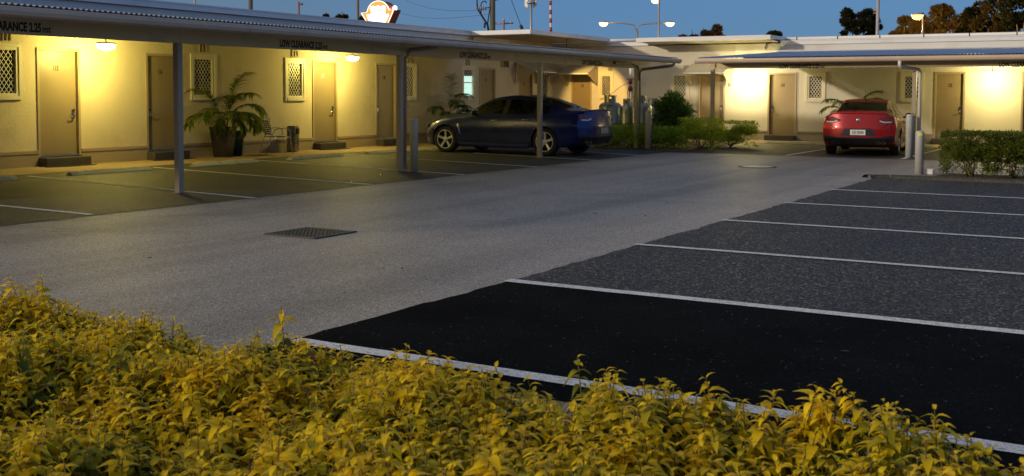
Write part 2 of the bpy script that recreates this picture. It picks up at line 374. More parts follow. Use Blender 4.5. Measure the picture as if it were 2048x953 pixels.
# wheel stops
def wheel_stop(cx, cy, along, label, n):
    t = thing('wheel_stop', (cx, cy, 0), label, 'wheel stop', 'concrete wheel stops at the heads of the bays', 0 if along == 'y' else -PI/2)
    b = MB(); sec = [(-.125, 0), (-.12, .02), (-.025, .085), (.02, .085), (.12, .02), (.125, 0)]
    rows = []; rnd = random.Random(n)
    for i in range(15):
        y = -.92+1.84*i/14; e = 1 if 0 < i < 14 else .8
        rows.append([(x*e+rnd.uniform(-.003, .003), y, z*e+rnd.uniform(-.003, .002)*(z > .01)) for x, z in sec])
    b.grid(rows, False); b.add(rows[0], [tuple(range(6))]); b.add(rows[-1], [tuple(range(6))])
    b.build('stop_block', M_stop, t)
    for y in (-.55, .55): p = MB(); p.lathe([(.018, .0835), (.018, .089), (.01, .092), (0, .092)], (-.005, y, 0), 10); p.build('fixing_pin', M_steel, t)
for i, (py, lb) in enumerate(((11.2, 'concrete wheel stop cut off by the left edge of the photo'),
        (14.13, 'concrete wheel stop on the asphalt in front of door 115'),
        (17.1, 'concrete wheel stop between the front carport post and the tall potted palm'),
        (20.0, 'concrete wheel stop in front of the metal patio chair and steel ashtray bin'),
        (22.85, 'concrete wheel stop half hidden behind the carport post and beige bollard'),
        )):
    wheel_stop(-17.02, py, 'y', lb, i)
wheel_stop(-16.95, 24.6, 'y', 'concrete wheel stop against the front tyre of the blue sedan', 8)
wheel_stop(-9.75, 34.0, 'x', 'concrete wheel stop in front of door 124 left of the red sedan', 9)
wheel_stop(-6.6, 34.0, 'x', 'concrete wheel stop hidden ahead of the red sedan', 10)

# drain grate (bars really cut through), manhole
gc = (GP(535, 469.5)+GP(615, 457)+GP(707, 465.5)+GP(628, 479))/4
t = thing('drain_grate', (gc[0], gc[1], 0), 'dark square iron drain grate set in the pale driveway', 'drain grate')
M_iron = surf('cast_iron', (.05, .048, .042), .62, metal=.2, var=.2, vscale=8)
b = MB(); b.box(-.335, .335, -.335, .335, -.02, .0015); b.build('drain_pit', M_dark, t)
b = MB(); h = .33
for s in (-1, 1): b.box(s*h-.02, s*h+.02, -h-.02, h+.02, .002, .014); b.box(-h+.02, h-.02, s*h-.02, s*h+.02, .002, .014)
b.build('grate_frame', M_iron, t)
b = MB()
for i in range(10): y = -.288+.064*i; b.box(-.31, .31, y-.013, y+.013, .003, .012)
for i in range(13): x = -.30+.05*i; b.box(x-.006, x+.006, -.31, .31, .0035, .0125)
b.build('grate_bars', M_iron, t)
mc = GP(1515, 334.5)
t = thing('manhole_cover', (mc[0], mc[1], 0), 'round pale access cover flush in the far driveway', 'manhole cover')
b = MB(); b.lathe([(.33, .002), (.33, .010), (.30, .012), (0, .012)], (0, 0, 0), 32); b.build('cover_plate', surf('cover_concrete', (.42, .38, .28), .5, var=.2), t)
b = MB(); b.lathe([(.40, .002), (.40, .009), (.335, .009), (.335, .002)], (0, 0, 0), 32, caps=False); b.build('cover_ring', M_iron, t)
# fallen leaves and grit
lv = MB(); rnd = random.Random(3)
for (px, py) in ((805, 541), (852, 563), (766, 541), (1690, 709), (1535, 672), (1290, 434), (1095, 485), (400, 402), (1190, 430), (1640, 690), (1420, 770), (1880, 640), (1330, 700), (690, 590), (300, 520), (1965, 720)):
    p = GP(px, py); a = rnd.uniform(0, 6.3); l = rnd.uniform(.02, .035); z = .016
    lv.add([(p[0]+l*math.cos(a), p[1]+l*math.sin(a), z), (p[0]+l*.35*math.cos(a+1.6), p[1]+l*.35*math.sin(a+1.6), z+.008), (p[0]-l*math.cos(a), p[1]-l*math.sin(a), z), (p[0]+l*.35*math.cos(a-1.6), p[1]+l*.35*math.sin(a-1.6), z+.006)], [(0, 1, 2, 3)])
tag(lv.build('leaf_litter', surf('dead_leaf', (.03, .022, .014), .8)), 'small dark dead leaves scattered on the paving', 'leaf litter', kind='stuff')
# ------------------------------------------------------------------ the two motel wings
class WB(MB):
    """shapes in wall coordinates: u along the wall, d out from it, z up"""
    def __init__(s, side): super().__init__(); s.side = side
    def W(s, u, d, z): return (-19.6+d, u, z) if s.side == 'L' else (u, 36.5-d, z)
    def wbox(s, u0, u1, d0, d1, z0, z1, bevel=0):
        a, b = s.W(u0, d0, z0), s.W(u1, d1, z1)
        return s.box(min(a[0], b[0]), max(a[0], b[0]), min(a[1], b[1]), max(a[1], b[1]), z0, z1, bevel)
    def wadd(s, vs, fs, smooth=False): return s.add([s.W(*v) for v in vs], fs, smooth)
    def wgrid(s, P, smooth=True): return s.grid([[s.W(*p) for p in r] for r in P], smooth)
    def wtube(s, pts, r, n=8, smooth=True): return s.tube([s.W(*p) for p in pts], r, n, True, smooth)
def Wp(side, u, d, z): return WB(side).W(u, d, z)
XD = {'L': (0, 1, 0), 'R': (1, 0, 0)}

def wall_face(side, u0, u1, z1, openings, depth=.12):
    """front skin with real openings and their reveals"""
    b = WB(side)
    us = sorted({u0, u1, *[o[0] for o in openings], *[o[1] for o in openings]}); zs = sorted({0.0, z1, *[o[2] for o in openings], *[o[3] for o in openings]})
    for i in range(len(us)-1):
        for j in range(len(zs)-1):
            cu, cz = (us[i]+us[i+1])/2, (zs[j]+zs[j+1])/2
            if any(o[0] < cu < o[1] and o[2] < cz < o[3] for o in openings): continue
            b.wadd([(us[i], 0, zs[j]), (us[i+1], 0, zs[j]), (us[i+1], 0, zs[j+1]), (us[i], 0, zs[j+1])], [(0, 1, 2, 3)])
    for a, c, e, f in openings:
        for q in ([(a, 0, e), (a, -depth, e), (a, -depth, f), (a, 0, f)], [(c, 0, e), (c, -depth, e), (c, -depth, f), (c, 0, f)],
                  [(a, 0, f), (a, -depth, f), (c, -depth, f), (c, 0, f)], [(a, 0, e), (a, -depth, e), (c, -depth, e), (c, 0, e)]):
            b.wadd(q, [(0, 1, 2, 3)])
        b.wadd([(a-.3, -depth-.06, e-.1), (c+.3, -depth-.06, e-.1), (c+.3, -depth-.06, f+.1), (a-.3, -depth-.06, f+.1)], [(0, 1, 2, 3)])
    return b
def make_door(side, root, u0, u1, z1, number, handle, white=False, zb=.20, step=True):
    fw = .055
    f = WB(side)
    for q in ((u0, u0+fw, -.10, .022, zb, z1), (u1-fw, u1, -.10, .022, zb, z1), (u0+fw, u1-fw, -.10, .022, z1-fw, z1)): f.wbox(*q)
    d = WB(side); d.wbox(u0+fw+.004, u1-fw-.004, -.095, -.055, zb+.03, z1-fw-.004)
    do = d.build('door', M_door, root, False)
    f.build('door_frame', M_frame, do, False)
    s = WB(side); s.wbox(u0+fw, u1-fw, -.10, .012, zb+.004, zb+.028); s.build('threshold', M_steel, do, False)
    h = WB(side); hu = u1-fw-.085 if handle > 0 else u0+fw+.085; sg = -handle
    h.mi = 0; h.wbox(hu-.03, hu+.03, -.055, -.03, .98, 1.17, .006)
    h.wtube([(hu, -.03, 1.01), (hu, .015, 1.01)], .011); h.wtube([(hu, .012, 1.01), (hu+sg*.06, .018, 1.012), (hu+sg*.125, .010, 1.008)], .010)
    h.mi = 1; h.wbox(hu-.024, hu+.024, -.03, -.024, 1.10, 1.16)
    h.build('door_handle', [M_chrome, M_black], do, False)
    if number:
        m = M_letter if not white else M_white
        cu = (u0+u1)/2 - (.02 if side == 'L' else 0)
        text_mesh(number, .105, m, 'door_number', do, Wp(side, cu, -.0535, z1-.46), XD[side], (0, 0, 1), .60, .025, .002, 'CENTER')
    if step:
        st = WB(side); st.wbox(u0-.02, u1+.03, .034, .30, 0, .185, .015); st.build('door_step', M_step, root, False)
        mt = WB(side); c = (u0+u1)/2
        pr = [(c+.62*math.cos(k*PI/14), .345+.20*math.sin(k*PI/14)) for k in range(15)]
        n = len(pr); mt.wadd([(a, b_, .006) for a, b_ in pr]+[(a, b_, .022) for a, b_ in pr], [tuple(range(n)), tuple(range(n, 2*n))]+[(i, (i+1) % n, n+(i+1) % n, n+i) for i in range(n)])
        if side == 'L': mt.build('door_mat', M_black, root, False)
    return do
def make_window(side, root, u0, u1, z0, z1, lit=False):
    wd = .013 if side == 'L' else .017
    """frame, dark pane, diamond security screen"""
    fw = .055; f = WB(side)
    for q in ((u0, u0+fw, -.06, .02, z0, z1), (u1-fw, u1, -.06, .02, z0, z1), (u0+fw, u1-fw, -.06, .02, z1-fw, z1), (u0+fw, u1-fw, -.06, .02, z0, z0+fw)): f.wbox(*q)
    fo = f.build('window', M_winframe, root, False)
    a = WB(side); o = .075
    for q in ((u0-o, u0-.003, .001, .035, z0-o, z1+o), (u1+.003, u1+o, .001, .035, z0-o, z1+o), (u0-.003, u1+.003, .001, .035, z1+.003, z1+o), (u0-.003, u1+.003, .001, .05, z0-o, z0-.003)): a.wbox(*q)
    a.build('architrave', M_winframe, fo, False)
    g = WB(side); zi = (z0+z1)/2+.04
    g.wadd([(u0+fw, -.05, z0+fw), (u1-fw, -.05, z0+fw), (u1-fw, -.05, z1-fw), (u0+fw, -.05, z1-fw)], [(0, 1, 2, 3)])
    g.build('pane', M_pane, fo, False)
    if lit:
        zt = z0+(z1-z0)*.74; g = WB(side)
        g.wadd([(u0+fw, -.045, z0+fw), (u1-fw, -.045, z0+fw), (u1-fw, -.045, zt), (u0+fw, -.045, zt)], [(0, 1, 2, 3)])
        g.build('lit_blind', glow('lit_blind_glow', (.62, .95, .86), 1.25), fo, False)
        k = WB(side); k.wbox(u0+fw, u1-fw, -.04, -.028, z0+(z1-z0)*.5, z0+(z1-z0)*.53); k.build('sash_bar', M_dark, fo, False)
    # lattice
    s = WB(side); A0, A1, Z0, Z1 = u0+fw, u1-fw, z0+fw, z1-fw; pu = .098; pz = .135
    W_, H_ = A1-A0, Z1-Z0; sl = pz/pu
    for sg in (1, -1):
        k = -int(H_/pz)-2
        while k < int(W_/pu)+int(H_/pz)+3:
            # line: z = sl*sg*(u - c)
            c = A0+k*pu if sg > 0 else A0+k*pu
            pts = []
            lo, hi = (c, c+H_/sl) if sg > 0 else (c-H_/sl, c)
            l2, h2 = max(lo, A0), min(hi, A1)
            if h2-l2 > .004:
                zf = (lambda u: Z0+sl*(u-c)) if sg > 0 else (lambda u: Z0+sl*(c-u))
                p, q = Vector((l2, zf(l2))), Vector((h2, zf(h2))); dd = (q-p).normalized(); n = Vector((-dd.y, dd.x))*wd/2
                ds = -.018 if sg > 0 else -.014
                s.wadd([(p.x+n.x, ds, p.y+n.y), (q.x+n.x, ds, q.y+n.y), (q.x-n.x, ds, q.y-n.y), (p.x-n.x, ds, p.y-n.y),
                        (p.x+n.x, ds-.004, p.y+n.y), (q.x+n.x, ds-.004, q.y+n.y), (q.x-n.x, ds-.004, q.y-n.y), (p.x-n.x, ds-.004, p.y-n.y)],
                       [(0, 1, 2, 3), (4, 5, 6, 7), (0, 1, 5, 4), (3, 2, 6, 7)])
            k += 1
    s.build('security_screen', M_screen, fo, False)
def make_vent(side, root, u0, u1, z0, z1, deep=.03):
    b = WB(side); w_ = .018
    for q in ((u0, u0+w_, .001, deep, z0, z1), (u1-w_, u1, .001, deep, z0, z1), (u0+w_, u1-w_, .001, deep, z1-w_, z1), (u0+w_, u1-w_, .001, deep, z0, z0+w_), ((u0+u1)/2-.008, (u0+u1)/2+.008, .001, deep, z0+w_, z1-w_)): b.wbox(*q)
    b.wbox(u0+w_, u1-w_, .001, .006, z0+w_, z1-w_)
    b.build('wall_vent', M_frame, root, False)
def corrug(b, u0, u1, d0, z0, d1, z1, per=.08, amp=.009, n=6):
    k = int((u1-u0)/per*n); rows = []
    for i in range(k+1):
        u = u0+(u1-u0)*i/k; h = amp*math.sin(2*PI*i/n); rows.append([(u, d0+(d1-d0)*t, z0+(z1-z0)*t+h) for t in (0, .5, 1)])
    b.wgrid(rows, True)
def make_awning(side, root, u0, u1, zt=2.60, zf=2.27, out=.85, drop=.42):
    """ribbed sheet-metal door hood with stepped slatted cheeks"""
    b = WB(side); corrug(b, u0, u1, .004, zt, out, zf, .10, .010)
    hood = b.build('awning', surf('awning_paint', (.60, .56, .46), .45, var=.06), root, False)
    mc_ = surf('awning_cheek_paint', (.40, .33, .24), .5)
    for s, u in ((1, u0), (-1, u1)):
        n = 8; c = WB(side)
        for i in range(n):
            d0 = .02+(out-.06)*i/n; d1 = d0+(out-.06)/n*.62; t = (i+.5)/n
            top = zt+(zf-zt)*(d0+d1)/2/out-.012; bot = top-.08-(drop+.28)*(1-t)
            c.wbox(u+s*.012, u+s*.026, d0, d1, bot, top)
        c.wbox(u+s*.0265, u+s*.034, .02, out-.06, zf-.02, zf+.005); c.build('awning_cheek', mc_, hood, False)
    e = WB(side); e.wbox(u0, u1, out-.004, out+.02, zf-.035, zf+.004); e.build('awning_edge', M_white, hood, False)

# ---- left wing
tl = thing('motel_wing', (-19.6, 20, 0), 'long cream motel wing on the left with rooms 115 to 120', 'motel building')
dz = 2.40
doorsL = [(14.48, 15.51, 2.42, '115', 1, False), (17.26, 18.24, 2.40, '116', -1, False), (22.90, 23.93, 2.40, '117', 1, True),
          (25.67, 26.67, 2.40, '118', -1, False), (31.31, 32.36, 2.40, '119', 1, False), (33.95, 34.95, 2.30, '120', 1, False)]
winsL = [(13.12, 14.06, 1.44, 2.40), (18.66, 19.33, 1.42, 2.36), (21.90, 22.53, 1.40, 2.36), (26.98, 27.62, 1.40, 2.36), (30.30, 30.98, 1.40, 2.36), (35.45, 36.1, 1.38, 2.30)]
UL0, UL1, ZW = 2.0, 36.5, 3.42
b = wall_face('L', UL0, UL1, ZW, [(d[0], d[1], .20, d[2]) for d in doorsL]+[(q[0], q[1], q[2], q[3]) for q in winsL])
b.wadd([(UL1, 0, 0), (UL1, -.25, 0), (UL1, -.25, ZW), (UL1, 0, ZW)], [(0, 1, 2, 3)])
b.wbox(UL0, UL1, -7.0, -.20, 0, ZW-.005)
b.build('wall', M_stucco, tl, False)
cur = UL0
def plinth(side, root, a, b, ztop_, mat):
    p = WB(side); pr = [(.002, 0), (.028, 0), (.028, .268), (.042, .272), (.042, ztop_-.004), (.034, ztop_), (.002, ztop_)]
    p.wgrid([[(v, d, z) for d, z in pr] for v in (a, b)], False)
    for v in (a, b): p.wadd([(v, d, z) for d, z in pr], [tuple(range(7))])
    p.build('plinth_band', mat, root, False)
for d in doorsL+[(UL1, UL1)]:
    if d[0]-cur > .05: plinth('L', tl, cur, d[0]-.002, .335, M_plinth)
    cur = d[1]+.002
for d in doorsL: make_door('L', tl, d[0], d[1], d[2], d[3], d[4], d[5])
for i, q in enumerate(winsL): make_window('L', tl, *q, lit=(i == 4))
for px0, px1, py0, py1 in ((3, 21, 65, 81.5), (397, 411.5, 88, 103.5), (583, 595, 101, 113.5), (813, 822.5, 112, 124.5), (931, 938.5, 119, 130.5), (1001, 1012.5, 121, 134.5)):
    A, B = LX(px0, py0), LX(px1, py1); make_vent('L', tl, A[1], B[1], B[2]-.02, A[2], .12 if px0 == 1001 else .03)
make_awning('L', tl, 33.62, 35.15, 2.66, 2.32, .85)
f = WB('L')                                               # roof edge: fascia boards, cap, soffit
f.wbox(UL0, 30.6, -7.0, .12, 3.425, 3.57); 
f.build('roof_edge', M_fascia, tl, False)
f = WB('L'); f.wbox(UL0, 30.6, .121, .135, 3.545, 3.58); f.build('roof_flashing', M_fascia, tl, False)
c = WB('L'); c.wbox(30.605, 36.48, -7.0, 2.35, 3.43, 3.565); cp = c.build('roof_canopy', M_fascia, tl, False)
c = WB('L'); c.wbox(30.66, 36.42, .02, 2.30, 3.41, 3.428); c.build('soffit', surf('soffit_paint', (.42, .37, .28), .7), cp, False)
c = WB('L'); c.wbox(30.9, 33.2, .003, .05, 3.0, 3.405); c.build('wall_panel', M_upper, tl, False)
c = WB('L'); c.wbox(UL0, 30.6, .003, .016, 2.99, 3.40); c.build('wall_panel', M_upper, tl, False)

# ---- right wing
tr = thing('motel_wing', (-7, 36.5, 0), 'cream motel wing across the far end with rooms 122 to 125', 'motel building')
doorsR = [(-18.82, -17.98, 2.26, '122', -1, False), (-13.87, -12.90, 2.26, '123', 1, True), (-11.40, -10.43, 2.26, '124', -1, False),
          (-6.10, -5.20, 2.25, '125', 1, False), (-3.62, -2.70, 2.25, '', 1, False)]
winsR = [(-17.62, -17.18, 1.44, 2.24), (-14.82, -14.28, 1.43, 2.24), (-10.06, -9.55, 1.38, 2.19), (-7.05, -6.49, 1.38, 2.17)]
UR0, UR1 = -22.5, 10.0
b = wall_face('R', UR0, UR1, 3.25, [(d[0], d[1], .17, d[2]) for d in doorsR]+[tuple(q) for q in winsR])
b.wbox(UR0, UR1, -7.0, -.20, 0, 3.245)
M_stuccoR = surf('cream_render_far', (.66, .62, .54), .85, var=.05, vscale=.7, bump=.25, bscale=30, dirt=((.5, .43, .33), .3, .8))
b.build('wall', M_stuccoR, tr, False)
cur = -19.5; M_plinthR = surf('plinth_paint_far', (.33, .29, .23), .7, var=.08)
for d in doorsR+[(UR1, UR1)]:
    if d[0]-cur > .05: plinth('R', tr, cur, d[0]-.002, .325, M_plinthR)
    cur = d[1]+.002
for d in doorsR: make_door('R', tr, d[0], d[1], d[2], d[3], d[4], d[5], zb=.17)
for q in winsR: make_window('R', tr, *q)
for px0, px1, py0, py1 in ((1217, 1225, 128, 141), (1368, 1377, 131, 140)):
    A, B = LY(px0, py0), LY(px1, py1); make_vent('R', tr, A[0], B[0], B[2]-.02, A[2])
make_awning('R', tr, -18.95, -17.72, 2.62, 2.28, .85)
make_awning('R', tr, -14.12, -12.66, 2.60, 2.27, .85)
for a_, c_, z0_, z1_ in ((UR0, -15.74, 3.26, 3.395), (-10.98, UR1, 3.19, 3.33)):
    f = WB('R'); f.wbox(a_, c_, -7.0, .06, z0_, z1_); f.build('roof_edge', M_fascia, tr, False)
    f = WB('R'); f.wbox(a_, c_, .061, .075, z1_-.025, z1_+.005); f.build('roof_flashing', M_fascia, tr, False)
c = WB('R'); c.wbox(-15.73, -10.99, -7.0, 1.15, 3.36, 3.475); c.wbox(-15.73, -10.99, 1.02, 1.151, 3.335, 3.36); cp = c.build('roof_canopy', M_fascia, tr, False)
c = WB('R'); corrug(c, -15.68, -11.04, .01, 3.29, 1.02, 3.35, .11, .012); c.build('soffit', surf('canopy_lining', (.62, .60, .50), .6), cp, False)
c = WB('R'); c.wbox(-12.55, -10.99, .003, .02, 2.95, 3.24); c.build('wall_panel', M_upper, tr, False)
c = WB('R'); c.wbox(-10.985, UR1, .003, .016, 2.93, 3.188); c.build('wall_panel', M_upper, tr, False)
c = WB('R'); c.wtube([(-11.3, .03, 3.27), (-11.45, .09, 3.24), (-11.5, .06, 3.12), (-11.48, .05, 3.04)], .018, 6); c.build('loose_cable', M_wire, tr, False)
for (a0, a1, z) in ((-19.4, -15.8, 3.50), (-11.0, 6.0, 3.415)):
    c = WB('R'); c.wtube([(a0, -.5, z), (a1, -.5, z)], .055, 10); pi = c.build('roof_pipe', M_white, tr, False)
    u = a0+.4
    while u < a1: c = WB('R'); c.wtube([(u, -.5, z), (u+.03, -.5, z)], .06, 10); c.wbox(u, u+.03, -.52, -.48, z-.17, z-.04); c.build('pipe_bracket', M_black, pi, False); u += 1.35
c = WB('R'); c.wbox(-19.4, -15.8, -.60, -.40, 3.396, 3.43); c.build('roof_cleat', M_black, tr, False)

# ------------------------------------------------------------------ carports
def carport(side, label, u0, u1, dB, dG, zR0, zR1, posts, texts, loc, zB0=2.25, zB1=2.46):
    t = thing('carport', loc, label, 'carport')
    b = WB(side); corrug(b, u0, u1, .02, zR0+.02, dG+.01, zR1+.018, .085, .014); b.build('roof_sheet', M_zinc, t, False)
    fl = WB(side); fl.wbox(u0, u1, .004, .09, zR0+.036, zR0+.07); fl.build('roof_flashing', M_zinc, t, False)
    # beam in lengths that butt over the posts
    cuts = [u0+.25]+[p+.01 for p in posts if u0+.4 < p < u1-.9]+[u1-.28]
    for a, c in zip(cuts, cuts[1:]):
        q = WB(side); q.wbox(a+.002, c-.002, dB-.05, dB+.05, zB0, zB1); q.build('beam', M_beam, t, False)
    for d in (dB*.28, dB*.62): q = WB(side); q.wbox(u0+.2, u1-.2, d-.03, d+.03, zR0+(zR1-zR0)*d/dG-.11, zR0+(zR1-zR0)*d/dG-.014); q.build('purlin', M_beam, t, False)
    for u in [u0+.06]+[p for p in posts]+[u1-.06]:
        if u < u0 or u > u1: continue
        q = WB(side); h = .035
        n = [(u-h, .03, zR0-.19), (u-h, dB-.055, zB0+.03), (u-h, dB-.055, zB1-.02), (u-h, .03, zR0-.02)]
        n += [(a+2*h, d, z) for a, d, z in n]
        q.wadd(n, [(0, 1, 2, 3), (4, 5, 6, 7), (0, 1, 5, 4), (1, 2, 6, 5), (2, 3, 7, 6), (3, 0, 4, 7)]); q.build('rafter', M_beam, t, False)
    for u in posts:
        q = WB(side); q.wbox(u-.05, u+.05, dB-.05, dB+.05, .006, zB0-.002, .006); po = q.build('post', M_taupe, t, False)
        q = WB(side); q.wbox(u-.075, u+.075, dB-.075, dB+.075, .0, .0055); q.build('base_plate', M_taupe, po, False)
    g = WB(side)                                    # quad gutter
    pr = [(dG-.05, zR1-.025), (dG-.05, zR1-.135), (dG+.03, zR1-.140), (dG+.075, zR1-.115), (dG+.095, zR1-.07), (dG+.095, zR1-.018), (dG+.082, zR1-.012), (dG+.08, zR1-.05)]
    us = [u0-.05]; u = u0+3.1
    while u < u1: us.append(u); u += 5.9
    us.append(u1+.05)
    for a, c in zip(us, us[1:]):
        g.wgrid([[(v, d, z) for d, z in pr] for v in (a+.001, c-.001)], False)
        g.wgrid([[(v, d+.002 if d > dG else d, z-.002 if z < zR1-.1 else z) for d, z in pr[1:6]] for v in (c-.012, c+.012)], False)
    for v in (us[0], us[-1]): g.wadd([(v, d, z) for d, z in pr[:6]], [tuple(range(6))])
    g.build('gutter', M_gutter, t, False)
    for u, z in texts:
        text_mesh('LOW CLEARANCE 2.25', .112, M_letter, 'clearance_lettering', t, Wp(side, u, dB+.052, z-.008), XD[side], (0, 0, 1), .63, .042, fit=1.08)
        text_mesh('mt', .088, M_letter, 'clearance_lettering', t, Wp(side, u+1.10, dB+.052, z-.008), XD[side], (0, 0, 1), .63, .022, fit=.125)
    return t
dBL = 19.6-12.72; dGL = 19.6-11.93
PL = [11.82, 17.43, 23.04, 28.65]
cl = carport('L', 'long corrugated carport over the left bays on taupe posts', 1.5, 29.75, dBL, dGL, 2.95, 2.545, [6.21]+PL,
             [(8.36, 2.30), (13.99, 2.295), (19.48, 2.29), (25.14, 2.285)], (-12.72, 17, 0))
q = WB('L'); d0 = dBL-.02                           # downpipe beside the second post, with its little elbow
q.wtube([(17.62, d0, .02), (17.62, d0, 2.2), (17.64, d0+.12, 2.36), (17.64, dGL+.0, 2.41)], .042, 10); q.build('downpipe', M_taupe, cl, False)
q = WB('L'); q.wbox(17.555, 17.685, d0-.055, d0+.055, 1.25, 1.275); q.build('pipe_strap', M_taupe, cl, False)
q = WB('L'); q.wtube([(28.85, dBL, .02), (28.85, dBL, 2.12), (28.88, dBL+.06, 2.22), (29.36, dGL-.06, 2.33), (29.42, dGL+.01, 2.36), (29.42, dGL+.01, 2.43)], .042, 10); q.build('downpipe', M_taupe, cl, False)
q = WB('L'); q.wbox(27.0, 28.05, dBL+.051, dBL+.12, 2.32, 2.40, .01); lt = q.build('batten_light', surf('batten_housing', (.22, .20, .15), .5), cl, False)
q = WB('L'); q.wtube([(28.05, dBL+.08, 2.35), (28.4, dBL+.07, 2.33), (28.62, dBL+.06, 2.30), (28.70, dBL+.06, 2.18), (28.72, dBL+.055, 1.9)], .012, 6); q.build('conduit', M_dark, lt, False)
dBR, dGR = 6.5, 7.42
cr = carport('R', 'corrugated carport over the far bays sheltering the red sedan', -11.1, 8.0, dBR, dGR, 2.925, 2.515, [-10.97+.0, -5.5, 0.0, 5.5],
             [(-9.04, 2.255), (-3.5, 2.245)], (-5.5, 30, 0))
q = WB('R'); q.wtube([(-5.37, dBR, .02), (-5.37, dBR, 2.1), (-5.40, dBR+.05, 2.18), (-5.66, dGR-.04, 2.24), (-5.70, dGR+.02, 2.27), (-5.70, dGR+.02, 2.41)], .045, 10); q.build('downpipe', M_white, cr, False)

# ------------------------------------------------------------------ wall lamps
M_lampglass = glow('lamp_diffuser', (1.0, .86, .45), 40)
def hung_lamp(side, u, d, z, label, power, col, zroof):
    """bulkhead lamp out from the wall: on a drop rod from the carport roof, or on an arm from the wall"""
    p = Wp(side, u, d, z)
    t = thing('wall_lamp', p, label, 'wall lamp', 'lit bulkhead lamps along the motel walls')
    b = WB(side); b.wbox(u-.19, u+.19, d-.08, d+.08, z+.03, z+.075, .008); b.build('housing', M_white, t, False)
    b = WB(side); rows = []
    for i in range(9):
        a = PI*i/8; rows.append([(u+x, d-.07*math.cos(a), z+.029-.13*math.sin(a)*(1-.3*abs(x)/.18)) for x in (-.18, -.09, 0, .09, .18)])
    b.wgrid(rows, True); b.build('diffuser', M_lampglass, t, False)
    b = WB(side)
    if zroof: b.wbox(u-.012, u+.012, d-.012, d+.012, z+.076, zroof)
    else: b.wbox(u-.015, u+.015, .002, d-.062, z+.04, z+.065)
    b.build('lamp_bracket', M_white, t, False)
    li = bpy.data.lights.new('lamp_bulb', 'POINT'); li.energy = power; li.color = col; li.shadow_soft_size = .07
    lo = bpy.data.objects.new('lamp_bulb', li); COL.objects.link(lo); lo.parent = t; lo.location = (0, 0, -.19)
LCOL = (1.0, .81, .17); RCOL = (1.0, .82, .30)
for px, py, lb in ((212, 92, 'glaring bulkhead lamp hung in front of the wall between doors 115 and 116'), (705, 116, 'glaring bulkhead lamp hung in front of the wall between doors 117 and 118')):
    q = LX(px, py, -18.75); hung_lamp('L', q[1], .85, q[2], lb, 165, LCOL, 2.885)
q = LY(1489, 148, 36.0); hung_lamp('R', q[0], .5, q[2], 'bright bulkhead lamp on the far wall left of door 124', 135, RCOL, None)
q = LY(1985, 147, 35.7); hung_lamp('R', q[0], .8, q[2], 'bright bulkhead lamp hung by the far wall right of door 125', 135, RCOL, 2.86)
# floodlight hung from the left canopy, lighting door 122
P0 = Vector((-17.05, 33.3, 2.95)); T0 = Vector((-17.75, 36.5, 1.25))
t = thing('floodlight', P0, 'small floodlight hung under the canopy aimed at door 122', 'floodlight')
b = MB(); b.box(-17.15, -16.95, 33.15, 33.27, 2.90, 3.03, .01); b.box(-17.32, -17.04, 33.20, 33.22, 3.031, 3.05); b.box(-17.33, -17.31, 33.2, 33.22, 3.05, 3.41); b.build('housing', M_black, t, False)
sl = bpy.data.lights.new('flood_bulb', 'SPOT'); sl.energy = 700; sl.color = (1, .60, .14); sl.spot_size = R(46); sl.spot_blend = .45; sl.shadow_soft_size = .05
slo = bpy.data.objects.new('flood_bulb', sl); COL.objects.link(slo); slo.parent = t
slo.rotation_euler = (P0-T0).to_track_quat('Z', 'Y').to_euler()
# ------------------------------------------------------------------ sedan: one lofted body, cut for wheels, split at its glass
def lut(tab):
    xs = np.array([t[0] for t in tab], float); ys = np.array([t[1] for t in tab], float)
    m = np.gradient(ys, xs)
    def f(x):
        x = min(max(x, xs[0]), xs[-1]); i = min(int(np.searchsorted(xs, x, 'right'))-1, len(xs)-2); h = xs[i+1]-xs[i]; t = (x-xs[i])/h
        return float((2*t**3-3*t**2+1)*ys[i]+(t**3-2*t**2+t)*h*m[i]+(-2*t**3+3*t**2)*ys[i+1]+(t**3-t**2)*h*m[i+1])
    return f
CL, FA, RA, WR = 4.95, .90, 3.815, .342
c_zt = lut([(0, .70), (.12, .80), (.45, .895), (.95, .965), (1.35, 1.01), (1.6, 1.10), (1.85, 1.25), (2.15, 1.39), (2.45, 1.452), (2.8, 1.470), (3.15, 1.452), (3.45, 1.395), (3.8, 1.275), (4.15, 1.15), (4.4, 1.10), (4.65, 1.095), (4.85, 1.10), (4.95, 1.08)])
c_zs = lut([(0, .60), (.12, .70), (.45, .81), (.95, .885), (1.4, .925), (2.0, .945), (3.0, .965), (3.8, 1.0), (4.3, 1.02), (4.8, 1.03), (4.95, 1.0)])
c_ws = lut([(0, .62), (.12, .72), (.45, .80), (.95, .85), (1.4, .865), (2.5, .872), (3.8, .86), (4.4, .815), (4.95, .76)])
c_hw = lut([(0, .80), (.15, .87), (.5, .925), (.9, .948), (1.4, .938), (2.4, .936), (3.4, .945), (3.82, .955), (4.4, .93), (4.95, .90)])
c_wr = lut([(0, .5), (.45, .62), (1.3, .72), (1.6, .705), (2.15, .615), (2.8, .585), (3.45, .57), (4.15, .63), (4.4, .68), (4.95, .64)])
c_dr = lut([(0, .02), (1.3, .02), (1.7, .03), (2.15, .05), (2.8, .062), (3.45, .05), (4.2, .022), (4.95, .018)])
c_zb = lut([(0, .22), (.35, .175), (.9, .18), (3.8, .19), (4.5, .23), (4.95, .30)])
NSEG = [2, 2, 3, 5, 4, 3, 3, 10, 3, 8]
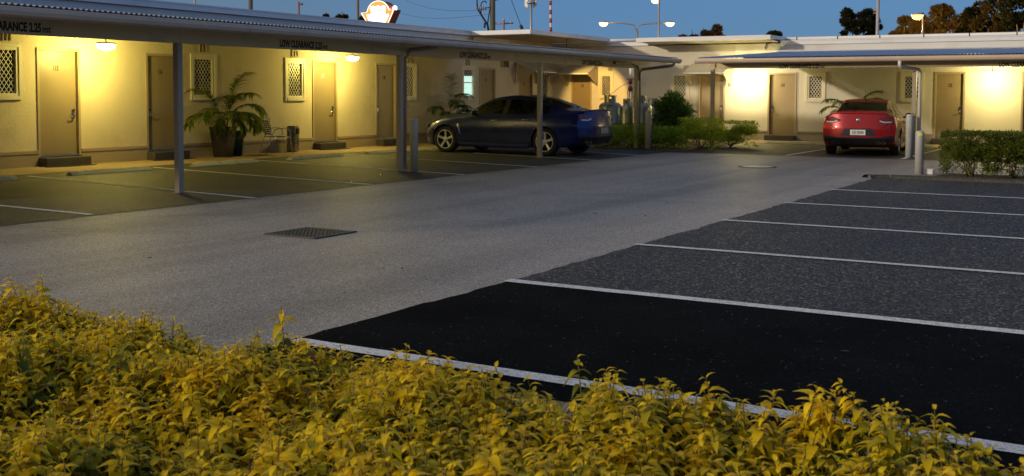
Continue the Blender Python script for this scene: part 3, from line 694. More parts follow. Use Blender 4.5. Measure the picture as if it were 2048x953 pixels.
def c_section(u):
    zt, zs, ws, hw, wr, zb = c_zt(u), c_zs(u), c_ws(u), c_hw(u), c_wr(u), c_zb(u)
    zr = max(zs+.012, zt-c_dr(u)); h = zs-zb
    P = [(0, zb), (hw*.80, zb), (hw*.945, zb+.03), (hw*.972, zb+.13), (hw*.985, zb+h*.42), (hw, zb+h*.66), (ws+(hw-ws)*.55, zs-.055), (ws, zs), (wr, zr), (wr*.86, zr+(zt-zr)*.55), (0, zt)]
    out = []
    for i, n in enumerate(NSEG):
        p0 = P[i-1] if i > 0 else P[i]; p1, p2 = P[i], P[i+1]; p3 = P[i+2] if i+2 < len(P) else (-P[-2][0], P[-2][1])
        if i in (0, 7): p0, p3 = p1, p2                       # flat under-tray, flat glass
        if i == 6: p3 = p2
        if i == 8: p0 = p1
        for k in range(n):
            t = k/n
            if i in (0, 7): out.append((p1[0]+(p2[0]-p1[0])*t, p1[1]+(p2[1]-p1[1])*t)); continue
            q = [.5*(2*p1[a]+(p2[a]-p0[a])*t+(2*p0[a]-5*p1[a]+4*p2[a]-p3[a])*t*t+(3*p1[a]-p0[a]-3*p2[a]+p3[a])*t**3) for a in (0, 1)]
            out.append(tuple(q))
    out.append(P[-1]); return out
KB = sum(NSEG[:7]); KR = sum(NSEG[:8])                       # belt line, roof edge
def c_warp(u, y, z):
    """rounded nose and tail in plan and profile -> local point (front is +x)"""
    a = abs(y)
    un = .34*(a/.9)**2.5 + .16*max(0, (z-.62)/.3)**1.4 + .05*max(0, (.40-z)/.2)
    ut = .24*(a/.9)**3.0 + .075*max(0, (z-.72)/.36)**1.1 + .14*max(0, (.46-z)/.2)
    if u < 1.0: u = u+un*(1-u/1.0)**2
    if u > CL-.9: u = u-ut*(1-(CL-u)/.9)**2
    return ((FA+RA)/2-u, y, z)
def c_side(u, k, off=0.0):
    y, z = c_section(u)[k]; return c_warp(u, y+off, z)
def tail_pt(y, z, off=.004): p = c_warp(CL, y, z); return (p[0]-off, p[1], p[2])
def nose_pt(y, z, off=.004): p = c_warp(0, y, z); return (p[0]+off, p[1], p[2])
def patch(fn, outline, thick=.012, n=9):
    """a slab laid on the body surface; outline: list of (y, zlow, zhigh)"""
    b = MB(); P = []
    for (y, z0, z1) in outline: P.append([fn(y, z0+(z1-z0)*j/(n-1), thick) for j in range(n)])
    b.grid(P, True); bk = [[fn(y, z0, -.01), fn(y, z0, thick)] for y, z0, z1 in outline]; b.grid(bk, False)
    bk = [[fn(y, z1, -.01), fn(y, z1, thick)] for y, z0, z1 in outline]; b.grid(bk, False)
    for e in (0, -1):
        y, z0, z1 = outline[e]; b.grid([[fn(y, z0+(z1-z0)*j/(n-1), -.01) for j in range(n)], [fn(y, z0+(z1-z0)*j/(n-1), thick) for j in range(n)]], False)
    return b
M_tyre = surf('tyre_rubber', (.016, .016, .016), .75, bump=.15, bscale=90)
M_alloy = surf('alloy_rim', (.78, .76, .72), .3, metal=.2, var=.04)
M_brake = surf('brake_iron', (.07, .065, .06), .5, metal=.4)
M_plated = surf('number_plate_grey', (.30, .30, .29), .5)  # mid grey, darker than the white plate
M_rimdark = surf('rim_recess', (.02, .02, .02), .5)
M_carglass = glassy('car_glass', (.74, .78, .70))
M_trim = surf('black_trim', (.012, .012, .013), .3)
M_cabin = surf('cabin_cloth', (.035, .033, .03), .8)
M_taillens = surf('red_lens', (.13, .004, .006), .12, coat=.6)
M_lenswhite = surf('clear_lens', (.55, .53, .48), .1, metal=.4)
M_plate = surf('number_plate_white', (.72, .72, .70), .4)
def car_paint(name, col, rough, metal):
    m = surf(name, col, rough, metal=metal, var=.03, coat=.55, spec=.35); return m
def make_sedan(label, loc, rz, paint, plate, scale=1.0, rim=M_alloy):
    root = thing('sedan', loc, label, 'car', rz=rz); root.scale = (scale,)*3
    b = MB(); st = list(np.linspace(0, CL, 116)); secs = [c_section(u) for u in st]; n = len(secs[0])
    for u, sec in zip(st, secs):
        full = [c_warp(u, y, z) for y, z in sec]+[c_warp(u, -y, z) for y, z in sec[-2:0:-1]]
        b.v += full
    m = 2*n-2
    def region(u, k):
        """0 paint, 1..4 side glass left f/r right f/r, 5 windscreen, 6 rear window"""
        left = k < n-1; kk = k if left else m-1-k
        if KB+1 <= kk < KR-1:
            s = 1 if left else 3
            zt_ = c_zt(u)
            if 1.72 < u < 2.60: return s
            if 2.70 < u < 3.50: return s+1
            if 3.56 < u < 3.86 and kk < KR-2: return s+1
            if 2.58 < u < 2.72 or 3.48 < u < 3.58: return 7
        if kk >= KR+1:
            if 1.56 < u < 2.10: return 5
            if 3.50 < u < 4.13: return 6
        return 0
    for i in range(len(st)-1):
        for k in range(m):
            b.f.append((i*m+k, i*m+(k+1) % m, (i+1)*m+(k+1) % m, (i+1)*m+k)); b.m.append(region((st[i]+st[i+1])/2, k)); b.sm.append(True)
    for i, u in ((0, 0), (len(st)-1, CL)):                  # end caps as rows across
        o = i*m; K = 10; rows = []
        for k in range(n):
            y, z = secs[i][k]; a = o+k; c = o+(m-k) % m
            if k in (0, n-1): rows.append([a]*(K+1)); continue
            row = [a]
            for j in range(1, K): b.v.append(c_warp(u, y*(1-2*j/K), z)); row.append(len(b.v)-1)
            rows.append(row+[c])
        for r0, r1 in zip(rows, rows[1:]):
            for j in range(K):
                f = [r0[j], r0[j+1], r1[j+1], r1[j]]; g = []
                for q in f:
                    if q not in g: g.append(q)
                if len(g) > 2: b.f.append(tuple(g)); b.m.append(0); b.sm.append(True)
    slots = [paint]+[M_carglass]*6+[M_black]
    whole = b.build('whole_body', slots)
    # the build() re-origins a parentless mesh: undo
    for v in whole.data.vertices: v.co += whole.location
    whole.location = (0, 0, 0)
    cut = MB(); cut.mi = 0
    for ax in (FA, RA):
        for s in (-1, 1):
            cx = (FA+RA)/2-ax; pr = [(0, .60), (.372, .60), (.372, 1.2), (0, 1.2)]
            cut.lathe([(r, s*h) for r, h in pr], (cx, 0, WR+.005), 40, axis=1, smooth=True)
    cu = cut.build('cutter', M_black)
    for v in cu.data.vertices: v.co += cu.location
    cu.location = (0, 0, 0)
    # give the cutter the same slots so that its faces arrive black
    cu.data.materials.clear()
    for s_ in slots: cu.data.materials.append(s_)
    cu.data.polygons.foreach_set('material_index', [7]*len(cu.data.polygons))
    md = whole.modifiers.new('cut', 'BOOLEAN'); md.operation = 'DIFFERENCE'; md.object = cu; md.solver = 'EXACT'; md.use_self = True
    dg = bpy.context.evaluated_depsgraph_get(); me = bpy.data.meshes.new_from_object(whole.evaluated_get(dg))
    bpy.data.objects.remove(whole); bpy.data.objects.remove(cu)
    V = [tuple(v.co) for v in me.vertices]; groups = {}
    for p in me.polygons: groups.setdefault({7: 0}.get(p.material_index, p.material_index), []).append((tuple(p.vertices), 1 if p.material_index == 7 else 0))
    names = {0: 'body', 1: 'window', 2: 'window', 3: 'window', 4: 'window', 5: 'windscreen', 6: 'rear_window'}
    body = None
    for gi in sorted(groups):
        mp = {}; vs = []; fs = []; ms = []
        for f, mi in groups[gi]:
            g = []
            for q in f:
                if q not in mp: mp[q] = len(vs); vs.append(V[q])
                g.append(mp[q])
            fs.append(g); ms.append(mi)
        q = bpy.data.meshes.new(names[gi]); q.from_pydata(vs, [], fs)
        q.materials.append(paint if gi == 0 else M_carglass)
        if gi == 0: q.materials.append(M_black)
        q.polygons.foreach_set('material_index', ms); q.polygons.foreach_set('use_smooth', [True]*len(fs)); q.update()
        if gi == 0: q.set_sharp_from_angle(angle=R(38))
        o = bpy.data.objects.new(names[gi], q); COL.objects.link(o); o.parent = root
        if gi == 0: body = o
    # panel gaps, belt trim, window surrounds
    def strip(name, pts, r, mat, par): q = MB(); q.tube(pts, r, 6); return q.build(name, mat, par)
    for s in (1, -1):
        for u in (1.46, 2.66, 3.62):
            ks = range(6, KB+1) if u < 3.5 else range(13, KB+1)
            uu = (lambda k: u) if u < 3.5 else (lambda k: 3.42+.2*max(0, (k-13))/(KB-13))
            strip('panel_gap', [tuple(a*(1, s, 1)[i] for i, a in enumerate(c_side(uu(k), k, .0005))) for k in ks], .0045, M_trim, body)
        strip('belt_trim', [tuple(a*(1, s, 1)[i] for i, a in enumerate(c_side(u, KB, .004))) for u in np.linspace(1.66, 3.95, 24)], .008, M_chrome if plate != 'b' else M_trim, body)
        strip('roof_trim', [tuple(a*(1, s, 1)[i] for i, a in enumerate(c_side(u, KR-1, .003))) for u in np.linspace(1.70, 3.9, 28)], .007, M_chrome if plate != 'b' else M_trim, body)
        # sill skirt
        q = MB(); P = []
        for u in np.linspace(1.34, 3.38, 12):
            y = c_hw(u)*s; zb = c_zb(u); P.append([c_warp(u, y*.93, zb-.012), c_warp(u, y*.975, zb-.008), c_warp(u, y*.986, zb+.05), c_warp(u, y*.97, zb+.10)])
        q.grid(P, False); q.build('side_skirt', paint, root)
        # handles
        for u in (2.42, 3.30):
            q = MB(); c = c_side(u, KB-4, .012); q.tube([(c[0]+.11, c[1]*s-.008*s, c[2]), (c[0]+.08, (c[1]+.018)*s, c[2]), (c[0]-.08, (c[1]+.018)*s, c[2]+.004), (c[0]-.11, c[1]*s-.008*s, c[2]+.004)], [.011, .014, .014, .011], 8); q.build('door_handle', M_chrome if plate == 'b' else paint, root)
        # mirrors
        q = MB(); c = c_side(1.86, KB, 0); q.lathe([(0, -.07), (.05, -.065), (.072, -.03), (.075, .02), (.06, .06), (0, .07)], (0, 0, 0), 14, axis=0)
        q.v = [(c[0]+v[0]*.9+.02, (c[1]+.115)*s+v[1]*1.25, c[2]+.075+v[2]*.85) for v in q.v]; q.build('side_mirror', paint if plate != 'b' else M_trim, root)
        q = MB(); q.tube([(c[0]+.02, c[1]*s-.02*s, c[2]+.01), (c[0]+.02, (c[1]+.08)*s, c[2]+.05)], [.03, .02], 8); q.build('mirror_arm', M_trim, root)
        # fender vent
        q = MB(); pts = []
        for k, uo in zip(range(17, 10, -1), np.linspace(0, .085, 7)): pts.append(tuple(a*(1, s, 1)[i] for i, a in enumerate(c_side(1.31+uo, k, .004))))
        q.tube(pts, [.022, .024, .016, .013, .011, .009, .006], 8); q.build('fender_vent', M_chrome, root)
        # lamps
        ol = []
        for t in np.linspace(0, 1, 12):
            y = .44+.40*t; zc = .925+.012*t; hh = .012+.075*min(1, t*2.2)**.8; ol.append((y*s, zc-hh, zc+hh*.85))
        tl_ = patch(tail_pt, ol, .010); to = tl_.build('taillight', M_taillens, root)
        ol2 = [(y, z0+.012, z0+.012+min(.035, (z1-z0)*.3)) for (y, z0, z1) in ol[2:11]]
        patch(tail_pt, ol2, .0135).build('lamp_strip', M_lenswhite, to)
        ol = []
        for t in np.linspace(0, 1, 10):
            y = .50+.34*t; zc = .665+.055*t; hh = .03+.035*t; ol.append((y*s, zc-hh, zc+hh))
        patch(nose_pt, ol, .010).build('headlight', M_lenswhite, root)
    # tail: boot gap, lip spoiler, plate recess, diffuser, exhausts, badge
    strip('boot_gap', [tail_pt(y, z, .002) for y, z in [(-.72, .83), (-.6, .74), (-.3, .715), (0, .712), (.3, .715), (.6, .74), (.72, .83)]], .005, M_trim, body)
    q = MB(); P = []
    for y in np.linspace(-.70, .70, 15):
        h = .03*(1-(abs(y)/.72)**4); zz = 1.088-.018*(abs(y)/.7)**2; x0 = (FA+RA)/2
        p = c_warp(CL, y, 1.07); P.append([(p[0]+.16, y, zz+.002), (p[0]+.06, y, zz+.012+h*.7), (p[0]-.012, y, zz+.012+h), (p[0]-.018, y, zz+h*.6), (p[0]+.01, y, zz-.02)])
    q.grid(P, True); q.build('spoiler', paint, root)
    rec = patch(tail_pt, [(y, .53+.0*y, .70 if abs(y) < .33 else .70-.17*(abs(y)-.33)/.13) for y in (-.45, -.42, -.38, -.33, -.2, 0, .2, .33, .38, .42, .45)], .006).build('plate_recess', surf('recess_trim', (.018, .022, .035), .3), root)
    q = MB(); pz = .615; px_ = tail_pt(0, pz, .022)[0]; q.box(px_, px_+.012, -.186, .186, pz-.067, pz+.067); pl = q.build('number_plate', M_plate if plate != 'b' else M_plated, rec)
    patch(tail_pt, [(y, .30 if abs(y) < .70 else .36, .49 if abs(y) < .5 else .49+.05*(abs(y)-.5)/.3) for y in np.linspace(-.84, .84, 25)], .008).build('diffuser', M_black, root)
    for y in (-.62, -.50, .50, .62):
        q = MB(); x0 = tail_pt(y, .36, .0)[0]; q.lathe([(.04, .12), (.045, -.03), (.040, -.035), (.034, -.028), (.030, .05), (0, .05)], (x0, y, .345), 14, axis=0); q.build('exhaust_tip', surf('exhaust_metal', (.09, .09, .09), .35, metal=.8), root)
    if plate != 'b':
        bx = tail_pt(0, .915, .006); q = MB(); q.lathe([(0, -.008), (.044, -.008), (.052, -.004), (.054, .004)], (bx[0], 0, bx[2]), 24, axis=0); em = q.build('badge', M_chrome, root)
        q = MB(); q.prism([(-.024, -.012), (-.006, -.026), (.022, -.020), (.028, .002), (.012, .006), (.016, .024), (-.004, .028), (-.020, .014), (-.008, .004)], 0, bx[0]-.013, bx[0]-.0085); 
        q.v = [(v[0], v[1], v[2]+bx[2]) for v in q.v]; q.build('badge_emblem', surf('badge_dark', (.12, .13, .2), .3, metal=.8), em)
    # cabin
    q = MB(); q.box(-1.9+.2, 1.0, -.72, .72, .30, .36); q.build('cabin_floor', M_cabin, root)
    x0 = (FA+RA)/2
    q = MB(); q.box(x0-2.0, x0-1.62, -.70, .70, .62, .93, .05); q.build('dashboard', M_cabin, root)
    q = MB(); q.box(x0-4.28, x0-3.72, -.66, .66, .90, .955, .02); q.build('parcel_shelf', M_cabin, root)
    for sx, w_, ys in ((2.72, .27, (-.37, .37)), (3.44, .27, (-.40, .40))):
        for y in ys:
            q = MB(); q.box(x0-sx-.02, x0-sx+.52, y-w_, y+w_, .38, .55, .05); q.build('seat', M_cabin, root)
            q = MB(); q.box(-.06, .06, -w_+.02, w_-.02, 0, .62, .05); q.v = [(x0-sx-.06-v[2]*.26+v[0], y+v[1], .50+v[2]) for v in q.v]; q.build('seat_back', M_cabin, root)
            q = MB(); q.box(-.05, .05, -.13, .13, 0, .17, .04); q.v = [(x0-sx-.25+v[0], y+v[1], (1.14 if sx < 3 else 1.06)+v[2]) for v in q.v]; q.build('headrest', M_cabin, root)
    q = MB(); q.lathe([(.185, -.012), (.20, 0), (.185, .012), (.17, 0), (.185, -.012)], (x0-2.12, -.37, .90), 20, axis=0); q.build('steering_wheel', M_trim, root)
    p = (x0-3.30, 0, c_zt(3.30)); q = MB(); q.lathe([(.035, -.01), (.03, .02), (.012, .035), (0, .036)], p, 10); q.build('antenna_base', M_trim, root)
    q = MB(); q.tube([(p[0], 0, p[2]+.02), (p[0]-.13, 0, p[2]+.25)], [.006, .003], 6); q.build('antenna', M_trim, root)
    # wheels: tyre, barrel, five twin spokes, hub
    for ax in (FA, RA):
        for s in (1, -1):
            w = thing('wheel', (x0-ax, s*.80, WR), None, None); w.parent = root
            q = MB(); q.lathe([(.245, -.10), (.30, -.115), (.332, -.10), (WR, -.06), (WR, .06), (.332, .10), (.30, .115), (.245, .10)], (0, 0, 0), 44, axis=1, caps=False); q.build('tyre', M_tyre, w)
            q = MB(); q.lathe([(.246, -.10), (.246, .095), (.236, .108), (.226, .10), (.215, .03), (.17, -.03), (0, -.03)], (0, 0, 0), 44, axis=1, caps=False)
            q.v = [(v[0], v[1]*s, v[2]) for v in q.v]; q.build('rim_barrel', M_rimdark, w)
            q = MB(); q.lathe([(.240, .098), (.240, .110), (.226, .112), (.222, .10)], (0, 0, 0), 44, axis=1, caps=False)
            for i in range(5):
                a = PI/2+2*PI*i/5
                P = []
                for rr, wd, dy in ((.035, .030, .088), (.10, .030, .092), (.17, .034, .098), (.228, .040, .103)):
                    row = []
                    for e, dd in ((-1, -.02), (-.75, 0), (.75, 0), (1, -.02)):
                        t = (-math.sin(a), math.cos(a)); row.append((rr*math.cos(a)+t[0]*wd*e, dy+dd, rr*math.sin(a)+t[1]*wd*e))
                    P.append(row)
                q.grid(P, False)
            q.lathe([(.06, .06), (.058, .092), (.045, .10), (0, .10)], (0, 0, 0), 20, axis=1)
            q.v = [(v[0], v[1]*s, v[2]) for v in q.v]; q.build('rim', rim, w)
            q = MB(); q.lathe([(.155, -.02), (.155, .0), (.05, .004)], (0, 0, 0), 28, axis=1, caps=False); q.v = [(v[0], v[1]*s, v[2]) for v in q.v]; q.build('brake_disc', M_brake, w)
    return root, pl
P_blue = car_paint('blue_metallic_paint', (.005, .017, .13), .30, .25)
P_red = car_paint('red_car_paint', (.30, .005, .009), .30, .2)
blue, pl = make_sedan('dark blue sedan parked side-on under the left carport', (-14.46, 24.74, 0), PI-R(1.5), P_blue, 'b', 1.02)
red, pl2 = make_sedan('red sedan seen from behind under the far carport', (-6.72, 30.42, 0), PI/2+R(6.5), P_red, 'r', .975)
# the plate reads 331 XNN (its face looks along the car's tail)
def plate_text(root, pl, body, rz):
    bpy.context.view_layer.update(); mw = pl.matrix_world
    c = mw @ Vector(((min(v.co.x for v in pl.data.vertices)), 0, 0)); zc = mw @ (sum((v.co for v in pl.data.vertices), Vector())/8)
    out = Vector((-math.cos(rz), -math.sin(rz), 0)); X = Vector((0, 0, 1)).cross(out)
    o = text_mesh(body, .078, surf('plate_ink', (.02, .025, .05), .5), 'plate_lettering', None, zc+out*.009-Vector((0, 0, .039)), X, (0, 0, 1), .62, .012, .002, 'CENTER')
    bpy.context.view_layer.update(); m = o.matrix_world.copy(); o.parent = pl; o.matrix_parent_inverse = mw.inverted(); o.matrix_world = m
plate_text(red, pl2, '331\u00b7XNN', PI/2+R(6.5))
# ------------------------------------------------------------------ small things
def ztop(px, py, g):
    d = ray(px, py); t = math.hypot(g[0], g[1])/math.hypot(d[0], d[1]); return CAM_H+t*d[2]
def bollard(g, h, r, mat, label, sticker=None):
    t = thing('bollard', (g[0], g[1], 0), label, 'bollard', 'steel pipe bollards')
    b = MB(); b.lathe([(r, 0), (r, h-.05), (r*.985, h-.03), (r*.90, h-.012), (r*.6, h), (0, h+.004)], (0, 0, 0), 28); b.build('post_tube', mat, t)
    b = MB(); b.lathe([(r*1.004, h-.062), (r*1.012, h-.055), (r*1.004, h-.048)], (0, 0, 0), 28); b.build('cap_seam', mat, t)
    if sticker is not None:
        a0 = math.atan2(-g[1], -g[0])+.18; b = MB(); rr = r+.003
        b.grid([[(rr*math.cos(a0+s), rr*math.sin(a0+s), z) for s in np.linspace(-.42, .42, 6)] for z in (sticker-.028, sticker+.028)], True); b.build('reflector', M_yellow, t)
g = GP(828, 345); bollard(g, ztop(828, 237, g), .075, M_bollard, 'beige bollard beside the paired carport post and downpipe')
g = GP(1296, 299); bollard(g, ztop(1296, 222, g), .085, M_bollard, 'beige bollard standing in front of the gas cylinders')
g = GP(1818, 317); bollard(g, ztop(1818, 229, g), .088, M_bollardg, 'tall grey bollard against the downpipe by the red sedan')
g = GP(1838, 349); bollard(g, ztop(1838, 262, g), .082, M_bollardg, 'grey bollard with a yellow reflector left of the clipped hedge', ztop(1838, 269, g))
g = GP(1858, 349)
t = thing('junction_box', (g[0], g[1], 0), 'small white electrical box on the ground beside the grey bollard', 'junction box')
b = MB(); b.box(-.075, .075, -.05, .05, .0, .085, .01); b.build('box_body', M_white, t)
b = MB(); b.box(-.085, .085, -.06, .06, .0855, .105, .008); b.build('box_lid', M_white, t)

# patio chair (faces along the wall), ashtray bin, green bin
ch = thing('patio_chair', (-18.88, 20.72, 0), 'metal patio chair with black slatted back and silver arms', 'chair', rz=R(62))
b = MB()
for i in range(7): z = .50+i*.052; x = -.235-.02*i*.5; b.box(x-.008, x+.008, -.215, .215, z, z+.036)
b.build('backrest', M_black, ch)
b = MB()
for i in range(8): x = -.20+i*.056; b.box(x, x+.042, -.215, .215, .432+.0015*i, .448+.0015*i)
b.build('seat', M_black, ch)
for s in (-1, 1):
    y = s*.25
    b = MB(); b.tube([(.33, y, 0.005), (.27, y, .30), (.245, y, .55), (.215, y, .625), (.15, y, .655), (-.02, y, .65), (-.13, y, .62), (-.19, y, .53), (-.21, y, .44), (.0, y, .425), (.255, y, .43)], .0125, 8); b.build('arm_frame', M_chrome, ch)
    b = MB(); b.tube([(-.36, y*1.02, 0.005), (-.28, y*.98, .30), (-.215, y*.9, .50), (-.265, y*.9, .88)], .0125, 8); b.build('leg', M_chrome, ch)
b = MB(); b.tube([(-.268, -.225, .875), (-.275, -.1, .895), (-.275, .1, .895), (-.268, .225, .875)], .0125, 8); b.build('top_rail', M_chrome, ch)
g = GP(591, 305)
M_steeld = surf('dull_steel', (.30, .29, .26), .28, metal=1.0, var=.1, vscale=5)
ab = thing('ashtray_bin', (-19.30, g[1]+.02, 0), 'shiny steel ashtray bin between the patio chair and door 117', 'bin', rz=R(20))
b = MB(); b.box(-.12, .12, -.13, .13, .012, .66, .02); b.build('bin_body', M_steeld, ab)
b = MB(); b.box(-.11, .11, -.12, .12, .0, .0115); b.build('base_plate', M_black, ab)
b = MB(); b.box(.1205, .15, -.06, .10, .47, .62, .01); b.build('hatch', M_black, ab)
b = MB(); b.box(-.10, .10, -.11, .11, .6605, .675, .004); b.build('ash_tray', M_dark, ab)
g = GP(487, 314)
gb = thing('green_bin', (-19.22, g[1]+.12, 0), 'dark green round plastic bin beside the tall planter pot', 'bin')
M_gbin = surf('green_plastic', (.012, .055, .035), .45, var=.1)
b = MB(); b.lathe([(.165, .01), (.205, .54), (.205, .56)]+[(.19, .56), (.155, .03), (0, .03)], (0, 0, 0), 32)
for k in range(16): a = 2*PI*k/16; b.tube([(.168*math.cos(a), .168*math.sin(a), .03), (.206*math.cos(a), .206*math.sin(a), .52)], .007, 5)
b.build('bin_body', M_gbin, gb)
b = MB(); b.lathe([(.208, .545), (.222, .55), (.222, .585), (.20, .60), (.12, .615), (0, .62)], (0, 0, 0), 32); b.build('lid', M_gbin, gb)
b = MB(); b.tube([(0, .225, .50), (0, .26, .53), (0, .26, .57), (0, .225, .585)], .012, 6); b.build('side_handle', M_gbin, gb)

# gas cylinders and their regulator stand
M_tank = surf('tank_grey_paint', (.36, .37, .32), .36, metal=.55, var=.08, vscale=2.5, dirt=((.22, .21, .17), .4, 2.2))
def gas_cylinder(px0, px1, ytop, label, depth=None, seed=0):
    d = depth; w_ = (px1-px0)/CAM_F*d; r = w_/2; cx = (px0+px1)/2
    P = CO+ray(cx, 290)*d; zt = (CO+ray(cx, ytop)*d)[2]; h = zt
    t = thing('gas_cylinder', (P[0], P[1], 0), label, 'gas cylinder', 'large grey gas cylinders', rz=seed*1.3)
    b = MB(); hb = h-.22
    b.lathe([(r*.82, .0), (r*.82, .08), (r*.9, .10), (r, .18), (r, hb*.52), (r*1.006, hb*.525), (r*1.006, hb*.54), (r, hb*.545), (r, hb-.20), (r*.985, hb-.12), (r*.90, hb-.055), (r*.72, hb-.01), (r*.45, hb+.012), (0, hb+.02)], (0, 0, 0), 40)
    b.build('tank_body', M_tank, t)
    rc = .52*r; n = 40; b = MB()
    for k in range(n):                                  # collar with hand holes
        a0, a1 = 2*PI*k/n, 2*PI*(k+1)/n; hole = (k % 10) in (1, 2, 3)
        z = [(hb-.005, h)] if not hole else [(hb-.005, hb+.06), (h-.05, h)]
        for z0, z1 in z:
            for rr in (rc, rc-.008): b.add([(rr*math.cos(a), rr*math.sin(a), zz) for a, zz in ((a0, z0), (a1, z0), (a1, z1), (a0, z1))], [(0, 1, 2, 3)], True)
            b.add([(rr*math.cos(a), rr*math.sin(a), z1) for a, rr in ((a0, rc), (a1, rc), (a1, rc-.008), (a0, rc-.008))], [(0, 1, 2, 3)])
    b.build('collar', M_tank, t)
    b = MB(); b.lathe([(.03, hb), (.03, hb+.07), (.045, hb+.075), (.045, hb+.11), (0, hb+.115)], (0, 0, 0), 12); b.build('valve', surf('brass', (.4, .28, .1), .35, metal=.9), t)
    for k in range(3):
        a = 2*PI*k/3+.5+seed; b = MB(); c = Vector((r*1.03*math.cos(a), r*1.03*math.sin(a), hb-.20)); T = Vector((-math.sin(a), math.cos(a), 0))
        b.tube([c+T*.05*math.cos(q)+Vector((0, 0, .06*math.sin(q))) for q in np.linspace(0, 2*PI, 15)], .009, 6, False); b.build('lifting_lug', M_tank, t)
    return P, h
gas_cylinder(1197, 1243, 191, 'stout grey gas cylinder nearest the blue sedan boot', 33.2, 0)
gas_cylinder(1238, 1270, 198, 'grey gas cylinder mostly hidden behind its two neighbours', 35.0, 1)
gas_cylinder(1254, 1303, 191.5, 'stout grey gas cylinder behind the last carport post', 33.4, 2)
gas_cylinder(1286, 1327.5, 197, 'pale grey gas cylinder next to the tall dark shrub', 34.2, 3)
P = CO+ray(1258.5, 291)*35.0
rs = thing('gas_regulator_stand', (P[0], P[1], 0), 'upright pipe stand with white tube and red regulators above the cylinders', 'gas regulator')
b = MB(); b.tube([(0, 0, 0), (0, 0, 2.55)], .03, 10); b.build('stand_pipe', M_galv, rs)
b = MB(); b.lathe([(.055, 2.02), (.065, 2.05), (.065, 2.50), (.05, 2.54), (0, 2.55)], (.06, -.03, 0), 16); b.build('white_tube', M_white, rs)
M_redp = surf('red_regulator_paint', (.30, .02, .015), .4)
for dz_, rr in ((1.92, .075), (1.70, .085)):
    b = MB(); b.lathe([(0, -.05), (rr*.7, -.045), (rr, -.012), (rr, .012), (rr*.7, .045), (0, .05)], (.05, -.06, dz_), 16, axis=1); b.build('regulator', M_redp, rs)
b = MB(); b.box(-.10, .16, -.03, .0, 1.99, 2.02); b.build('bracket', M_redp, rs)
for xo in (-.05, .03, .09): b = MB(); b.tube([(xo, -.05, 1.66), (xo, -.05, 1.0)], .012, 6); b.build('feed_pipe', M_galv, rs)
for sg in (-1, 1):
    b = MB(); b.tube([(0, -.05, 1.90), (sg*.18, -.25, 1.78), (sg*.38, -.6, 1.52), (sg*.52, -1.0, 1.38)], .008, 5); b.build('hose', M_wire, rs)
# ------------------------------------------------------------------ foliage
def unit(a): return a/np.maximum(np.linalg.norm(a, axis=-1, keepdims=True), 1e-9)
def leaves(org, dirs, length, width, arch, fold, rows=3, rng=RNG, roll=.5):
    """curved leaf blades: org (N,3), dirs (N,3); returns verts, quads and t (0 base .. 1 tip)"""
    n = len(org); d = unit(dirs); up = np.tile([0, 0, 1.0], (n, 1)); s = np.cross(d, up)
    bad = np.linalg.norm(s, axis=1) < .05; s[bad] = [1, 0, 0]; s = unit(s)
    nn = np.cross(s, d); a = rng.normal(0, roll, n)[:, None]
    s, nn = s*np.cos(a)+nn*np.sin(a), nn*np.cos(a)-s*np.sin(a)
    ts = np.linspace(0, 1, rows+1); V = np.zeros((n, (rows+1)*3, 3)); T = np.zeros((n, (rows+1)*3))
    for i, t in enumerate(ts):
        wt = (math.sin(PI*min(1, (t*.92+.08))**.75))**.85 if t < 1 else .0
        c = org + d*(length*(t-.18*arch*t*t))[:, None] - nn*(length*arch*t*t*.55)[:, None]
        for j, e in enumerate((-1, 0, 1)):
            V[:, i*3+j] = c + s*(e*width*.5*wt)[:, None] + nn*(abs(e)*fold*width*.5*wt)[:, None]; T[:, i*3+j] = t
    q = [(i*3+j, i*3+j+1, i*3+j+4, i*3+j+3) for i in range(rows) for j in (0, 1)]
    F = (np.arange(n)*(rows+1)*3)[:, None, None]+np.array(q)[None]
    return V.reshape(-1, 3), F.reshape(-1, 4), T.reshape(-1)
def small_leaves(org, dirs, length, width, rng=RNG):
    n = len(org); d = unit(dirs); r = unit(rng.normal(0, 1, (n, 3))); s = unit(np.cross(d, r)); nn = np.cross(s, d)
    V = np.stack([org, org+d*(length*.45)[:, None]+s*(width*.5)[:, None]+nn*(width*.12)[:, None], org+d*length[:, None]-nn*(length*.15)[:, None], org+d*(length*.45)[:, None]-s*(width*.5)[:, None]+nn*(width*.12)[:, None]], 1)
    F = np.arange(n*4).reshape(n, 4); return V.reshape(-1, 3), F
M_leaf = leafmat('leaf', .45, .58)
M_leafg = leafmat('golden_leaf', .5, .42)
M_bark = surf('bark', (.10, .075, .05), .9, var=.25, vscale=8, bump=.4, bscale=40)
M_twig = surf('twig', (.14, .09, .05), .8, var=.2, vscale=10)
